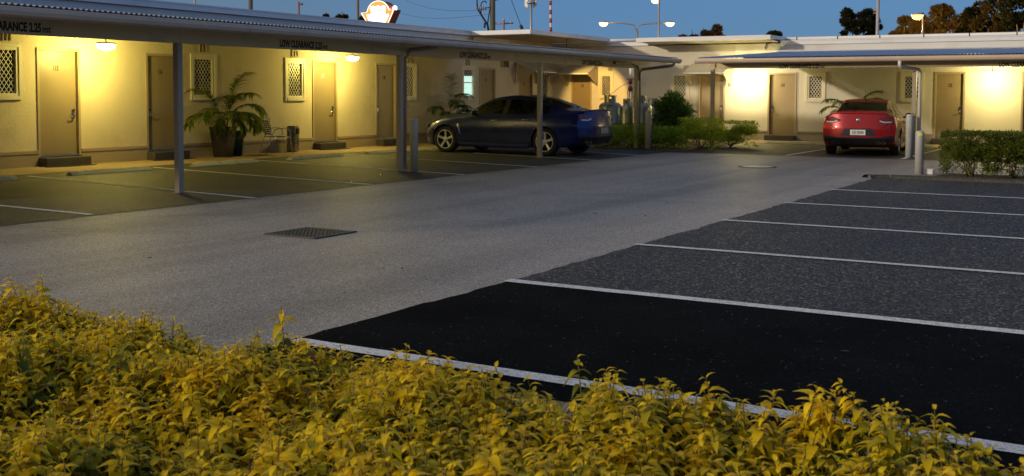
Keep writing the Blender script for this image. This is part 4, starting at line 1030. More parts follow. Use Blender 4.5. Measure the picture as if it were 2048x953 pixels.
def shrub(loc, rx, ry, h, n, leaf, c_lo, c_hi, label, group=None, z0=.03, seed=1, lumps=9, name='shrub', cat='shrub', stems=7, box=0.0, openness=0.0, crownbase=0.0, zhi=.66):
    """leaves spread over lumps of an uneven crown, on stems that fork from the ground"""
    rng = np.random.default_rng(seed); t = thing(name, (loc[0], loc[1], 0), label, cat, group)
    cs = []
    for k in range(lumps):
        a = rng.uniform(0, 2*PI); q = math.sqrt(rng.uniform(0, 1))*.78
        cs.append((rx*q*math.cos(a), ry*q*math.sin(a), crownbase+(h-crownbase)*rng.uniform(.22, zhi), rng.uniform(.75, 1.15)))
    cs = np.array(cs); ls = np.array([min(rx, ry, h*.6)*.64*c[3] for c in cs])
    idx = rng.integers(0, lumps, n); u = unit(rng.normal(0, 1, (n, 3))); u[:, 2] = np.abs(u[:, 2])*.75+u[:, 2]*.25
    rad = ls[idx]*(rng.uniform(.25, 1.0, n)**.45)*rng.uniform(.85, 1.18, n)
    P = cs[idx, :3]+u*rad[:, None]*np.array([1, 1, .95])
    if box > 0:                                      # clipped: push towards a box outline
        Q = rng.uniform(-1, 1, (n, 3)); keep = rng.random(n) < box; edge = rng.integers(0, 3, n); sg = np.where(rng.random(n) < .5, -1, 1)
        for a in range(3):
            m = (edge == a); Q[m, a] = np.where(a == 2, 1, sg[m])*rng.uniform(.82, 1.04, m.sum())
        B = np.stack([Q[:, 0]*rx, Q[:, 1]*ry, crownbase+(h-crownbase)*(.5+Q[:, 2]*.5)], 1); P[keep] = B[keep]; u[keep] = unit(Q[keep]*[1, 1, .8])
    P[:, 2] = np.clip(P[:, 2], z0, h*1.12)
    if openness:
        m = np.sin(P[:, 0]*9+seed)*np.sin(P[:, 1]*8)*np.sin(P[:, 2]*10+2) > -1+openness; P, u = P[m], u[m]
    n = len(P); d = unit(u+rng.normal(0, .55, (n, 3))+[0, 0, .25])
    ln = leaf*rng.uniform(.6, 1.25, n); V, F = small_leaves(P, d, ln, ln*.48, rng)
    mix = np.clip(rng.beta(1.6, 1.6, n), 0, 1)[:, None]; C = np.array(c_lo)*(1-mix)+np.array(c_hi)*mix; C *= rng.uniform(.75, 1.2, (n, 1))
    fast_mesh('foliage', V, F, M_leaf, t, np.repeat(C, 4, 0), False)
    b = MB()
    for k in range(stems):
        a = rng.uniform(0, 2*PI); r0 = .12*min(rx, ry); c = cs[k % lumps]
        p0 = Vector((r0*math.cos(a), r0*math.sin(a), .0)); p2 = Vector(c[:3]); p1 = (p0+p2)/2+Vector((rng.normal(0, .04), rng.normal(0, .04), -.02))
        b.tube([p0, p0.lerp(p1, .5)+Vector((0, 0, .03)), p1, p2], [.014, .012, .009, .004], 6)
        for e in range(3):
            m = p1.lerp(p2, rng.uniform(0, .8)); b.tube([m, m+Vector((rng.normal(0, .12*rx/.4), rng.normal(0, .12*ry/.4), abs(rng.normal(.12, .06))))], [.006, .002], 5)
    b.build('stems', M_twig, t); return t
GL, GH = (.08, .15, .015), (.30, .42, .04)
g = GP(1277, 299)
shrub((g[0]-.45, g[1]+.75), 1.15, .62, .60, 9500, .06, (.16, .30, .03), (.52, .70, .08), 'low bright green shrub around the foot of the last carport post', 'low green shrubs in the garden bed', seed=3, lumps=22, box=.25)
g = GP(1330, 298)
shrub((g[0]-.1, g[1]+.35), .50, .50, .54, 5200, .06, (.16, .30, .03), (.54, .72, .08), 'low green shrub in front of the tall dark shrub', 'low green shrubs in the garden bed', seed=4, lumps=12, box=.2)
g = GP(1386, 300)
shrub((g[0], g[1]+.55), .48, .50, .84, 7800, .06, (.24, .36, .03), (.70, .80, .09), 'yellow-green shrub left of the far carport corner post', 'low green shrubs in the garden bed', seed=5, lumps=15, box=.2, zhi=.74)
g = GP(1447, 297)
shrub((g[0]-.02, g[1]+.75), .62, .50, .74, 8600, .06, (.24, .36, .03), (.70, .80, .09), 'yellow-green shrub right of the far carport corner post', 'low green shrubs in the garden bed', seed=6, lumps=14, box=.2)
P = CO+ray(1345, 292)*32.4
shrub((P[0], P[1]), .46, .46, 1.60, 10500, .09, (.06, .13, .025), (.22, .36, .06), 'tall dark green shrub beside the pale gas cylinder', seed=7, lumps=24, stems=9, zhi=.86)
HL, HH = (.06, .10, .014), (.26, .29, .035)
hb_ = 22.05
for k, (cx, w_, lb) in enumerate(((-3.02, .46, 'leafy clipped bush next to the small white electrical box'), (-2.28, .45, 'leafy clipped bush cut by the right edge of the photo'), (-1.5, .45, 'leafy clipped bush further along the kerb hedge'))):
    shrub((cx, hb_), w_, .44, .82, 9500, .055, HL, HH, lb, 'clipped bushes along the lot kerb', seed=20+k, lumps=16, box=.42, openness=.26, crownbase=.10, stems=10, name='bush', cat='bush')

# ---- potted palms
M_pot = surf('woven_planter', (.018, .010, .006), .3, var=.2, vscale=12, bump=.5, bscale=70)
M_palmstem = surf('cane_stem', (.22, .21, .07), .5, var=.15, vscale=10)
def palm(loc, label, fronds, pot_h=.72, pot_w=.40, rz=0.3, seed=1, col=((.08, .14, .02), (.26, .33, .06)), square=True):
    rng = np.random.default_rng(seed); t = thing('potted_palm', (loc[0], loc[1], .0), label, 'potted plant', 'palms in planter pots', rz)
    b = MB(); a0, a1 = pot_w*.36, pot_w*.5
    def ring(a, z): return [(a*x, a*y, z) for x, y in ((-1, -1), (1, -1), (1, 1), (-1, 1))]
    L_ = [ring(a0, 0.0), ring(a0*1.02, .02), ring(a1, pot_h-.05), ring(a1*1.06, pot_h-.045), ring(a1*1.06, pot_h), ring(a1*.93, pot_h), ring(a1*.9, pot_h-.07)]
    for A, B in zip(L_, L_[1:]):
        for i in range(4): b.add([A[i], A[(i+1) % 4], B[(i+1) % 4], B[i]], [(0, 1, 2, 3)])
    b.add(L_[0], [(0, 1, 2, 3)])
    for k in range(16):
        z = .03+(pot_h-.1)*k/16; a = a0+(a1-a0)*z/pot_h+.004
        for i in range(4): A, B = ring(a, z), ring(a, z+.018); b.add([A[i], A[(i+1) % 4], B[(i+1) % 4], B[i]], [(0, 1, 2, 3)])
    po = b.build('pot', M_pot, t)
    b = MB(); b.add(ring(a1*.9, pot_h-.075), [(0, 1, 2, 3)]); b.build('potting_soil', M_mulch, po)
    b = MB()
    for k in range(4):
        a = 2*PI*k/4+.6; r0 = .07; b.tube([(r0*math.cos(a), r0*math.sin(a), pot_h-.09), (r0*1.6*math.cos(a), r0*1.6*math.sin(a), pot_h+.12), (r0*2.3*math.cos(a), r0*2.3*math.sin(a), pot_h+.28)], [.022, .018, .012], 8)
    b.build('stem', M_palmstem, t)
    Rz = Matrix.Rotation(-rz, 3, 'Z')
    for az, ln, lift, droop in fronds:
        d = Rz @ Vector((math.cos(az), math.sin(az), 0)); s0 = Vector((d.x*.10, d.y*.10, pot_h+.16)); K = 22; pts = []; p = s0.copy(); ang = lift
        for k in range(K+1):
            pts.append(p.copy()); ang -= droop/K*(.35+1.5*k/K); p = p+(d*math.cos(ang)+Vector((0, 0, math.sin(ang))))*(ln/K)
        b = MB(); b.tube(pts, list(np.linspace(.010, .002, K+1)), 5); fo = b.build('frond', M_palmstem, t)
        org, dr, le = [], [], []
        side = d.cross(Vector((0, 0, 1)))
        for k in np.linspace(K*.22, K, 40):
            i = min(int(k), K-1); f = k-i; q = pts[i].lerp(pts[i+1], f); tg = (pts[i+1]-pts[i]).normalized(); nrm = side.cross(tg)
            w_ = math.sin(PI*min(1, .12+.88*(1-(k/K-.26)/.74)**.8))*.6+.42
            for sg in (-1, 1):
                v = tg*.62+side*sg*.85+nrm*.12+Vector(rng.normal(0, .07, 3)); org.append(q); dr.append(v); le.append(ln*.33*w_*rng.uniform(.85, 1.1))
        org, dr, le = np.array(org), np.array(dr), np.array(le)
        V, F, T = leaves(org, dr, le, np.full(len(le), .036), np.full(len(le), .75), .25, 4, rng, .15)
        mx = rng.uniform(0, 1, (len(le), 1)); C = np.array(col[0])*(1-mx)+np.array(col[1])*mx
        fast_mesh('leaflets', V, F, M_leaf, fo, np.repeat(C, 15, 0), True)
    return t
Y_ = PI/2
palm((-19.10, 19.12), 'tall bushy palm in a square dark planter left of the green bin',
     [(Y_*1.0, 1.25, 1.20, 1.5), (Y_*.75, 1.15, 1.0, 2.0), (Y_*1.3, 1.1, 1.25, 1.6), (-Y_, 1.2, 1.25, 1.3), (-Y_*.8, 1.05, .85, 1.9), (-Y_*.6, 1.0, .75, 2.1), (.1, 1.0, .75, 2.2), (.5, 1.0, .7, 2.3), (-.4, 1.05, .8, 2.3), (1.1, 1.05, .65, 2.0), (-Y_*1.1, 1.0, .6, 1.7), (Y_*1.1, .95, .55, 1.9), (.9, .8, .4, 1.9), (-.9, .75, .35, 2.0), (.2, .7, .3, 2.4), (1.5, 1.35, 1.42, .9)], .72, .46, .35, 5)
palm((-19.02, 28.55), 'palm with one tall spear frond behind the blue sedan bonnet',
     [(Y_, 1.30, 1.53, .14), (Y_*.9, 1.15, .95, 1.9), (Y_*.6, 1.05, .8, 2.2), (-Y_, .95, .95, 1.7), (-Y_*.7, .85, .7, 2.0), (.2, .8, .5, 2.2), (Y_*.95, 1.35, 1.3, 1.7), (-.4, .7, .4, 2.2), (Y_*.8, .9, .55, 2.0), (.7, 1.0, .7, 2.3), (Y_*1.1, 1.2, 1.15, 1.9)], .66, .50, .35, 9, ((.06, .12, .02), (.20, .29, .05)))
P = LY(1703, 250, 35.95)
palm((P[0], 35.95), 'palm on the far wall showing above the roof of the red sedan',
     [(.0, 1.15, 1.25, 1.6), (.4, 1.2, 1.35, 1.2), (PI, 1.0, .95, 1.7), (PI*.9, 1.1, 1.2, 1.5), (-.6, .9, .7, 2.0), (-1.6, .8, .6, 2.0), (2.6, .9, .8, 1.8)], .68, .42, .2, 13)

# ---- golden hedge in the foreground: thousands of leafy shoots
hd = thing('golden_hedge', (-1.9, 1.55, 0), 'clipped golden-leaved hedge along the bottom of the photo', 'hedge')
rng = np.random.default_rng(42)
HX0, HX1, HY0, HY1, HZ = -5.6, 1.35, .75, 2.40, .80
n = 12500
sx = rng.uniform(HX0, HX1, n); HYb = 2.40+.016*(sx+3.4); sy = HY0+(HYb-HY0)*rng.uniform(0, 1, n)
def bump_(x, y): return .030*np.sin(x*5.1+1.3)*np.sin(y*4.3+.4)+.024*np.sin(x*11.7+y*3)+.018*np.sin(x*3.1-y*9.1)
edge = np.clip((HYb-sy)/.16, 0, 1); top = HZ+.004*(sx+3.4)+bump_(sx, sy)-.10*(1-edge)**2-.06*np.clip((HY0+.2-sy)/.2, 0, 1)
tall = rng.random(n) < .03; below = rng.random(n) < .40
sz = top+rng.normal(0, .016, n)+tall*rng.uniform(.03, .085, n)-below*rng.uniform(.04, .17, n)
# shoots out of the back face
nb = 1500; sx = np.r_[sx, rng.uniform(HX0, HX1, nb)]; sy = np.r_[sy, 2.40+.016*(sx[n:]+3.4)+rng.normal(-.02, .025, nb)]; zb_ = rng.uniform(.12, .74, nb); sz = np.r_[sz, zb_]
isb = np.r_[np.zeros(n, bool), np.ones(nb, bool)]; tall = np.r_[tall, np.zeros(nb, bool)]; below = np.r_[below, np.zeros(nb, bool)]; n += nb
tip = np.stack([sx, sy, sz], 1)
axis = unit(np.stack([rng.normal(0, .26, n), rng.normal(.02, .26, n)+isb*.9, np.ones(n)*np.where(isb, .6, 1)], 1))
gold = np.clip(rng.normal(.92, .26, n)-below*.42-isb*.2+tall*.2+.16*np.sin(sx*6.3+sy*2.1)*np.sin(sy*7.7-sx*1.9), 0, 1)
org, dr, ln, cc = [], [], [], []
C_g, C_m, C_y = np.array([.028, .062, .006]), np.array([.46, .42, .008]), np.array([1.0, .71, .008])  # inner green darkened: shade of the gaps put into leaf colour
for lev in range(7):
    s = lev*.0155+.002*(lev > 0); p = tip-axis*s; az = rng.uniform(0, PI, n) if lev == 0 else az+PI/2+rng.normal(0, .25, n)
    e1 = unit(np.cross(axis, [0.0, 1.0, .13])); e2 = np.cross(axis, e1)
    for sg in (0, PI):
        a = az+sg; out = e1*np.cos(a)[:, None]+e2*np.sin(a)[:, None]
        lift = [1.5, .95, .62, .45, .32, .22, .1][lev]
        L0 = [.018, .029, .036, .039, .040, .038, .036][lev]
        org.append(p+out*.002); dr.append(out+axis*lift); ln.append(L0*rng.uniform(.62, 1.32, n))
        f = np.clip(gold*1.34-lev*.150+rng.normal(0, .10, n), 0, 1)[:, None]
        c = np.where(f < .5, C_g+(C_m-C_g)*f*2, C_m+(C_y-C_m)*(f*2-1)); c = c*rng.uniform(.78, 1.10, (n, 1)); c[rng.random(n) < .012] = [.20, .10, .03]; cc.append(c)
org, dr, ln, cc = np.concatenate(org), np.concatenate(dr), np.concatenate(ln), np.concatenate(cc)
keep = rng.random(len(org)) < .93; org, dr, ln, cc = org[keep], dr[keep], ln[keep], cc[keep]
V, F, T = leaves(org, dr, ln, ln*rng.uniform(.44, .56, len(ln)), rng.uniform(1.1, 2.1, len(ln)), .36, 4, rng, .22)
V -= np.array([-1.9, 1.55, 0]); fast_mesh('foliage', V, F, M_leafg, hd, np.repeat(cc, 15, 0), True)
# stalks: three-sided slivers from each tip into the hedge
m = n; r_ = .0013; A = tip; B = tip-axis*np.where(isb, .10, .20)[:, None]; V = np.zeros((m, 6, 3))
for j in range(3):
    o = np.array([math.cos(2.1*j), math.sin(2.1*j), 0])*r_; V[:, j] = A+o; V[:, 3+j] = B+o*1.6
Fq = np.array([(0, 1, 4, 3), (1, 2, 5, 4), (2, 0, 3, 5)]); F = (np.arange(m)*6)[:, None, None]+Fq[None]
fast_mesh('stems', (V.reshape(-1, 3)-np.array([-1.9, 1.55, 0])), F.reshape(-1, 4), surf('green_stalk', (.12, .10, .02), .6), hd)
# woody inside: a darker mass of old leaves and branches below the shoots
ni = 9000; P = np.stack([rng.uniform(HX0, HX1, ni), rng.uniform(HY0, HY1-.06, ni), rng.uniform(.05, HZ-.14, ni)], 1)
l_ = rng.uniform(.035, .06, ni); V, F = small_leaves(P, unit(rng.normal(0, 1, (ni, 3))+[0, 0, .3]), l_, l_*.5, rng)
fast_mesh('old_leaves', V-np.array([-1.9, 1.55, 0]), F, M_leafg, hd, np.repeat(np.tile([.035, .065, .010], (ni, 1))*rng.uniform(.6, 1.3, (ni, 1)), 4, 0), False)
b = MB(); rnd = random.Random(5)
for k in range(70):
    x, y = rnd.uniform(HX0, HX1)+1.9, rnd.uniform(HY0+.1, HY1-.15)-1.55
    b.tube([(x, y, 0), (x+rnd.uniform(-.06, .06), y+rnd.uniform(-.06, .06), .3), (x+rnd.uniform(-.14, .14), y+rnd.uniform(-.12, .12), .68)], [.012, .009, .004], 5)
b.build('branches', M_twig, hd)
sheet('garden_soil', rect(-7, 4, .2, 2.75), .010, M_mulch)
# ------------------------------------------------------------------ beyond the roofs: poles, lamps, sign, trees
M_reddened = surf('lamp_reddened_pole', (.34, .20, .15), .6, var=.12, vscale=2)  # reddish tint is street-lamp glow put into the pole colour
M_band = surf('red_band', (.42, .05, .05), .5)
def up_pole(px, ytop, d, r, mat, name, label, cat, group=None, lean=0, ybase=None, rt=None):
    P = CO+ray(px, 200)*d; zt = (CO+ray(px, ytop)*d)[2]; t = thing(name, (P[0], P[1], 0), label, cat, group)
    b = MB(); b.tube([(0, 0, 0), (lean*.5, 0, zt*.5), (lean, 0, zt)], [r, (r+(rt or r))/2, rt or r], 12); b.build('shaft' if name != 'utility_pole' else 'pole', mat, t)
    return t, P, zt
UG = 'timber utility poles behind the left wing'
RV = Vector(CR); UV = Vector((0, 0, 1))
def rel(t, px, py, d): p = CO+ray(px, py)*d; return Vector(p)-Vector(t.location)
t, P, z = up_pole(503, -70, 62, .14, M_wood, 'utility_pole', 'dark timber pole above the roof left of the orange sign', 'utility pole', UG, rt=.12)
t, P, z = up_pole(598.5, 5, 92, .12, M_reddened, 'utility_pole', 'lamp-reddened pole top with a short stub arm above the left roof', 'utility pole', UG, rt=.10)
b = MB(); b.tube([rel(t, 598, 8, 92), rel(t, 606, 9, 92)], .09, 6); b.build('stub_arm', M_reddened, t)
t, P, z = up_pole(716.5, -60, 78, .10, surf('brown_pole', (.20, .15, .11), .7), 'utility_pole', 'thin brown pole rising right behind the orange sign', 'utility pole', UG, rt=.09)
t, P, z = up_pole(392, -8, 70, .07, surf('pale_pole', (.55, .42, .38), .6), 'vent_pipe', 'short pale pipe end showing above the left roof', 'pipe')
t, P, z = up_pole(985, -90, 55, .155, M_wood, 'utility_pole', 'thick dark timber pole with cables and insulators at its side', 'utility pole', UG, rt=.115)
b = MB(); b.tube([rel(t, 978, 67, 54.8), rel(t, 975, 50, 54.8), rel(t, 965, 34, 54.8), rel(t, 955, 18, 54.8), rel(t, 954, 4, 54.8), rel(t, 955, -20, 54.8)], [.055, .055, .05, .045, .035, .03], 8); b.build('cable', M_wire, t)
b = MB(); b.tube([rel(t, 975, 50, 54.7), rel(t, 977, 35, 54.7), rel(t, 980, 18, 54.7), rel(t, 981, -10, 54.7)], .03, 6); b.build('cable', M_wire, t)
b = MB(); b.tube([rel(t, 962, 28, 54.8), rel(t, 962, 8, 54.8), rel(t, 966, 3, 54.8), rel(t, 971, 3, 54.8), rel(t, 973, 7, 54.8)], .028, 6); b.build('cable', M_wire, t)
b = MB(); b.tube([rel(t, 954, 18, 54.8), rel(t, 983, 15, 54.8)], .03, 6)
for x in (958, 962, 966, 970): c = rel(t, x, 16.8, 54.8); b.lathe([(.02, -.08), (.09, -.05), (.05, -.01), (.09, .03), (.03, .07)], c, 8)
b.build('insulator', surf('insulator_grey', (.30, .29, .30), .4), t)
b = MB(); b.tube([rel(t, 970, 46, 54.8), rel(t, 969, 56, 54.8)], .05, 6); b.build('cable_joint', M_wire, t)
b = MB(); b.tube([rel(t, 985, 2, 54.9), rel(t, 1000, -2, 54.9)], .04, 6); b.build('cross_arm', M_wood, t)
t, P, z = up_pole(1007, 41, 150, .16, M_reddened, 'utility_pole', 'distant pole with a cross arm right of the thick dark pole', 'utility pole', UG, rt=.14)
b = MB(); b.tube([rel(t, 990, 48.5, 149.7), rel(t, 1027, 46.5, 149.7)], .10, 6); b.build('cross_arm', M_reddened, t)
for x, y in ((991, 46.5), (1007, 40.5), (1022, 45)): b = MB(); b.lathe([(.08, -.16), (.16, -.1), (.10, 0), (.16, .1), (.05, .2), (0, .22)], rel(t, x, y, 149.7), 8); b.build('insulator', surf('insulator_pale', (.6, .5, .5), .4), t)
t, P, z = up_pole(1061.5, -30, 120, .13, M_galv, 'phone_mast', 'slim phone mast carrying a ring of white antenna panels', 'phone mast')
for k in range(8):
    a = 2*PI*k/8; b = MB(); x = 1061.5+10*math.sin(a); c = rel(t, x, 0, 120)-Vector(CF*0)+Vector((CF[0], CF[1], 0))*(-.5*math.cos(a))
    h0 = rel(t, x, 14+1.5*(k % 2), 120).z; h1 = rel(t, x, -22, 120).z; b.box(c.x-.10, c.x+.10, c.y-.06, c.y+.06, h0, h1, .02); b.build('antenna_panel', M_white, t)
b = MB(); b.lathe([(.5, 0), (.5, .12), (.2, .14)], (0, 0, rel(t, 1061, 8, 120).z), 16); b.build('mount_ring', M_galv, t)
t, P, z = up_pole(1104.5, -60, 50, .055, M_white, 'striped_pole', 'white pole with red bands above the left canopy', 'pole', lean=-.15, rt=.045)
for i, y in enumerate((7, 25, 42, 60)):
    b = MB(); z0, z1 = rel(t, 1104, y+4.5, 50).z, rel(t, 1104, y-4.5, 50).z; f0 = -.15*z0/z; f1 = -.15*z1/z; b.tube([(f0, 0, z0), (f1, 0, z1)], .062, 12); b.build('red_band', M_band, t)
# guy wire with its insulator, tied to the left canopy
A = DP(1044, 58, 36.2); B = DP(1008, -40, 52)
gw = thing('guy_wire', A, 'stay wire with a black insulator fixed to the left canopy corner', 'wire')
A, B = Vector(A), Vector(B); dv = (B-A)
b = MB(); b.tube([(0, 0, 0), dv], .012, 5); b.build('strand', M_wire, gw)
b = MB(); b.tube([dv*.0, dv*.012, dv*.035, dv*.045], [.03, .06, .06, .03], 8); b.build('insulator', M_dark, gw)
for i, (a, c, lb) in enumerate((((730, -60), (985, 20), 'thin power line highest over the orange sign'), ((700, -30), (985, 28), 'thin power line lowest over the left roof'), ((880, -40), (1400, -150), 'thin power line running off to the upper right'))):
    A, B = Vector(DP(*a, 90)), Vector(DP(*c, 55)); pl_ = [A.lerp(B, k/14)-Vector((0, 0, 1.2*math.sin(PI*k/14))) for k in range(15)]
    b = MB(); b.tube(pl_, .008, 5); tag(b.build('power_line', M_wire), lb, 'power line', 'power lines against the sky')

# street lights (lit)
M_hps = glow('street_lamp_glow', (1.0, .60, .28), 5); M_hpso = glow('orange_lamp_glow', (1.0, .46, .09), 6)
M_hood = surf('lamp_hood', (.35, .34, .33), .4)
def lamp_head(t, c, s, mat):
    b = MB(); b.lathe([(0, .10*s), (.16*s, .08*s), (.26*s, 0), (.27*s, -.02*s)], c, 16); b.build('lamp_hood', M_hood, t)
    b = MB(); b.lathe([(.25*s, -.025*s), (.25*s, -.05*s), (.20*s, -.16*s), (.10*s, -.22*s), (0, -.23*s)], c, 16); b.build('lamp_lens', mat, t)
SG = 'lit street lamps beyond the motel'
t, P, z = up_pole(1273, 62, 95, .10, M_galv, 'street_lamp', 'tall street lamp with two curved arms and lit heads', 'street lamp', SG)
for hx, path in ((1207, ((1273, 62), (1271, 54), (1266, 50), (1250, 47.5), (1214, 46))), (1340, ((1273, 62), (1275, 54), (1281, 50), (1297, 48), (1333, 46)))):
    b = MB(); b.tube([rel(t, x, y, 95) for x, y in path], .055, 8); b.build('lamp_arm', M_galv, t); lamp_head(t, rel(t, hx, 45.5, 95), 1.5, M_hps)
t, P, z = up_pole(1316, -6, 66, .06, M_galv, 'street_lamp', 'single street lamp at the top edge between two lit heads', 'street lamp', SG)
lamp_head(t, rel(t, 1311, 0, 66), 1.0, M_hps); b = MB(); b.tube([rel(t, 1316, -5, 66), rel(t, 1311, -4, 66)], .04, 6); b.build('lamp_arm', M_galv, t)
t, P, z = up_pole(1842, 34, 74, .055, M_galv, 'street_lamp', 'orange street lamp glowing in front of the dark trees', 'street lamp', SG)
lamp_head(t, rel(t, 1835, 30, 74), 1.5, M_hpso); b = MB(); b.tube([rel(t, 1842, 34, 74), rel(t, 1841, 29, 74), rel(t, 1836, 28, 74)], .04, 6); b.build('lamp_arm', M_galv, t)
def bulb(p, e, c):
    li = bpy.data.lights.new('street_bulb', 'POINT'); li.energy = e; li.color = c; li.shadow_soft_size = .3
    o = bpy.data.objects.new('street_bulb', li); COL.objects.link(o); return o
for t_, px, py, d, e, c in ((t, 1830, 54, 77.5, 7000, (1, .50, .12)),): o = bulb(None, e, c); o.parent = t_; o.location = rel(t_, px, py, d)
t, P, z = up_pole(1752, -40, 58, .095, surf('grey_mast', (.40, .36, .36), .5), 'utility_pole', 'tall grey pole right of the small round-topped tree', 'utility pole', rt=.085)
b = MB()
for y in (22, 27): c = rel(t, 1752, y, 58); b.lathe([(.10, -.04), (.15, -.02), (.15, .02), (.10, .04)], c, 10)
b.build('pole_band', M_reddened, t)

# lit sign on the roofs behind: round head over a winged shield
D = 46.0
P = CO+ray(757, 200)*D
sg = thing('motel_sign', (P[0], P[1], 0), 'glowing orange and white winged sign above the left roof', 'sign')
out = Vector((-CF[0], -CF[1], 0)).normalized(); out = (Matrix.Rotation(R(-24), 3, 'Z') @ out); sx_ = UV.cross(out).normalized()
S = D/CAM_F
def sgp(x, y, o=0.0): return sx_*((x-756)*S*1.09)+UV*(rel(sg, 756, y, D).z)+out*o
outl = [(756+23.5*math.cos(a), 25-22.5*math.sin(a)) for a in np.linspace(R(-2), R(182), 26)]
outl = [(781, 23.5), (783.5, 20)] and outl
poly = [(790, 21), (779, 22)]+[(q[0], q[1]) for q in outl if q[1] < 21.5]+[(731, 25), (719, 26), (741, 60), (772, 60)]
def sign_slab(pl, o0, o1, mat, name):
    b = MB(); n = len(pl); b.add([sgp(x, y, o0) for x, y in pl]+[sgp(x, y, o1) for x, y in pl], [tuple(range(n)), tuple(range(n, 2*n))]+[(i, (i+1) % n, n+(i+1) % n, n+i) for i in range(n)]); return b.build(name, mat, sg)
sign_slab(poly, -.55, 0, surf('sign_case', (.22, .035, .02), .45), 'sign_case')
cx_, cy_ = 756, 32
inner = [((x-cx_)*.93+cx_, (y-cy_)*.945+cy_) for x, y in poly]
sign_slab(poly, .002, .012, glow('sign_rim_glow', (1, .80, .72), 1.2), 'sign_rim')
fa = sign_slab(inner, .014, .02, glow('sign_orange', (1.0, .22, .02), 1.1), 'sign_face')
shield = [(738, 10.5), (745, 9.5), (750, 11.3), (756, 9), (762, 11.3), (768, 9.5), (773.5, 10.5), (774.5, 17), (772.5, 24), (775, 29), (782, 28), (780.5, 34), (768.5, 57), (743, 57), (731, 36), (729, 27.5), (737, 28), (740.5, 24), (737, 16)]
shield = [((x-756)*.88+756, (y-35)*.90+36) for x, y in shield]
sign_slab(shield, .022, .03, glow('sign_white', (1.0, .95, .85), 2.2), 'sign_shield')
b = MB(); c = sgp(786, 18, -.2); b.lathe([(0, -.10), (.07, -.06), (.07, .06), (0, .10)], c, 10); b.build('sign_lamp', glow('sign_lamp_glow', (1, .97, .85), 25), sg)
b = MB(); b.tube([sgp(782, 13, -.2), c], .02, 5); b.build('lamp_arm', M_white, sg)
b = MB(); b.tube([(0, 0, 0), sgp(756, 60, -.28)], .14, 10); b.build('sign_post', M_galv, sg)

# trees beyond: tapered trunk, limbs, leaf clumps with gaps
def tree(px, d, crown, label, c_lo, c_hi, leaf=.30, seed=1, group='trees beyond the motel', trunk_r=.18, per=1700):
    """crown: lobes as photo-survey ellipses (px, py, half-width px, half-height px)"""
    rng = np.random.default_rng(seed); P = CO+ray(px, 200)*d; t = thing('tree', (P[0], P[1], 0), label, 'tree', group); k = d/CAM_F
    V_, C_ = [], []; ctr = []
    for (x, y, rx, ry) in crown:
        c = np.array(rel(t, x, y, d)); rx, ry = rx*k, ry*k; c += np.array([CF[0], CF[1], 0])*rng.normal(0, .25*rx); ctr.append(c)
        ncl = max(5, int(9*rx*ry/1.2)); 
        cl = unit(rng.normal(0, 1, (ncl, 3)))*(rng.uniform(.35, 1, (ncl, 1))**.5)*[rx, rx, ry]+c
        rr = min(rx, ry)*rng.uniform(.34, .58, ncl); m = int(per*max(1, rx*ry/1.5)); ix = rng.integers(0, ncl, m)
        p = cl[ix]+unit(rng.normal(0, 1, (m, 3)))*(rng.uniform(.2, 1, (m, 1))**.5)*rr[ix][:, None]*[1, 1, .75]
        dd = unit(p-cl[ix]+rng.normal(0, .3, (m, 3))*rr[ix][:, None]+[0, 0, .05]); l = leaf*rng.uniform(.6, 1.3, m)
        V, F = small_leaves(p, dd, l, l*.5, rng); V_.append(V); mx = np.clip(rng.beta(1.4, 1.8, (ncl, 1)), 0, 1)[ix]
        C_.append(np.repeat((np.array(c_lo)*(1-mx)+np.array(c_hi)*mx)*rng.uniform(.7, 1.25, (m, 1)), 4, 0))
    V, C = np.concatenate(V_), np.concatenate(C_); fast_mesh('crown', V, np.arange(len(V)).reshape(-1, 4), M_leaf, t, C, False)
    b = MB(); top = np.mean(ctr, 0); f = Vector((top[0]*.4, top[1]*.4, max(1.5, top[2]*.55))); b.tube([(0, 0, 0), f*.5+Vector((.05, 0, 0)), f], [trunk_r*1.25, trunk_r, trunk_r*.8], 10)
    for c in ctr: c = Vector(c); b.tube([f, f.lerp(c, .5)+Vector((0, 0, -.15)), c, c+Vector((0, 0, .5))], [trunk_r*.6, trunk_r*.4, trunk_r*.2, .02], 6)
    b.build('trunk', M_bark, t); return t
DG, OG = ((.012, .018, .007), (.055, .065, .02)), ((.04, .035, .012), (.12, .09, .028))  # OG: orange lamp glow mixed into the leaf colours
tree(1405, 80, [(1405, 70, 40, 17), (1385, 74, 26, 14), (1425, 73, 24, 14)], 'dome-shaped tree above the far canopy, orange lamplight in its leaf colour', (.05, .03, .014), (.14, .08, .03), .22, 31)  # brown leaves carry orange street light as colour
tree(1547, 95, [(1547, 76, 17, 11)], 'small dark treetop just past the far canopy end', (.02, .03, .012), (.05, .06, .02), .22, 32)
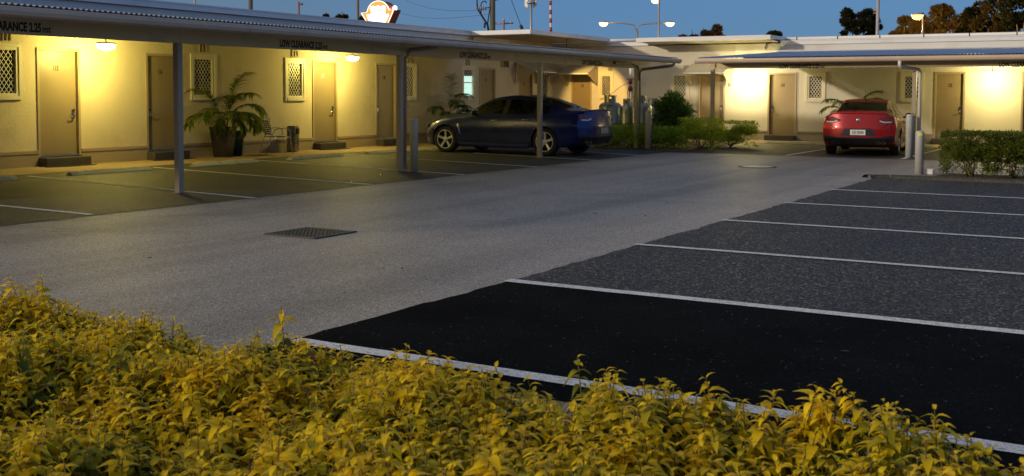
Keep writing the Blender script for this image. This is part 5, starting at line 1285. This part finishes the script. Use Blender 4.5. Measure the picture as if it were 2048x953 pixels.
tree(1718, 108, [(1715, 33, 26, 15), (1732, 38, 22, 15), (1700, 42, 15, 12), (1718, 52, 22, 10), (1712, 66, 36, 11), (1738, 64, 22, 14)], 'small round-topped tree left of the tall grey pole', (.014, .022, .010), (.06, .065, .022), .30, 33, per=1500)
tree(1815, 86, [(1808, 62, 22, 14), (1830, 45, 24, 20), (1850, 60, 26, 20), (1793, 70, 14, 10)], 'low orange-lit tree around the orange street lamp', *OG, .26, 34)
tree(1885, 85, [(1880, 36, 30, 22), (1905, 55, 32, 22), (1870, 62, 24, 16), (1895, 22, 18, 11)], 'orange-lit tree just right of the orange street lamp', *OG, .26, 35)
tree(1942, 84, [(1940, 28, 20, 18), (1935, 55, 26, 22), (1955, 50, 18, 20)], 'narrow tree between the two widest dark trees', *DG, .26, 36)
tree(1988, 83, [(1985, 25, 32, 26), (1975, 55, 30, 22), (2005, 50, 28, 26), (1995, 3, 22, 14)], 'tallest wide tree in the dark clump at right', (.03, .03, .010), (.10, .085, .025), .26, 37)
tree(2042, 80, [(2036, 30, 26, 34), (2052, 10, 26, 26), (2050, 55, 24, 24)], 'dark green tree at the upper right corner', *DG, .26, 38)
tree(684, 75, [(684, 38, 11, 8), (676, 42, 8, 6)], 'small treetop peeping over the left roof beside the thin pole', (.03, .04, .012), (.09, .09, .025), .2, 39)
tree(737, 70, [(736, 46, 12, 10), (728, 50, 9, 8)], 'small treetop behind the orange sign', (.03, .045, .012), (.10, .11, .03), .2, 40)
tree(652, 90, [(652, 37, 5, 4)], 'tiny twig of a treetop above the left roof', (.03, .04, .012), (.09, .09, .025), .2, 41)
# ------------------------------------------------------------------ render settings
sc.render.engine = 'CYCLES'
cy = sc.cycles; cy.use_denoising = True; cy.max_bounces = 7; cy.diffuse_bounces = 4; cy.glossy_bounces = 4; cy.transparent_max_bounces = 16; cy.transmission_bounces = 4
cy.sample_clamp_indirect = 6; cy.caustics_reflective = False; cy.caustics_refractive = False
vs = sc.view_settings; vs.view_transform = 'Standard'; vs.look = 'None'; vs.exposure = 0; vs.gamma = 1; vs.use_curve_mapping = False
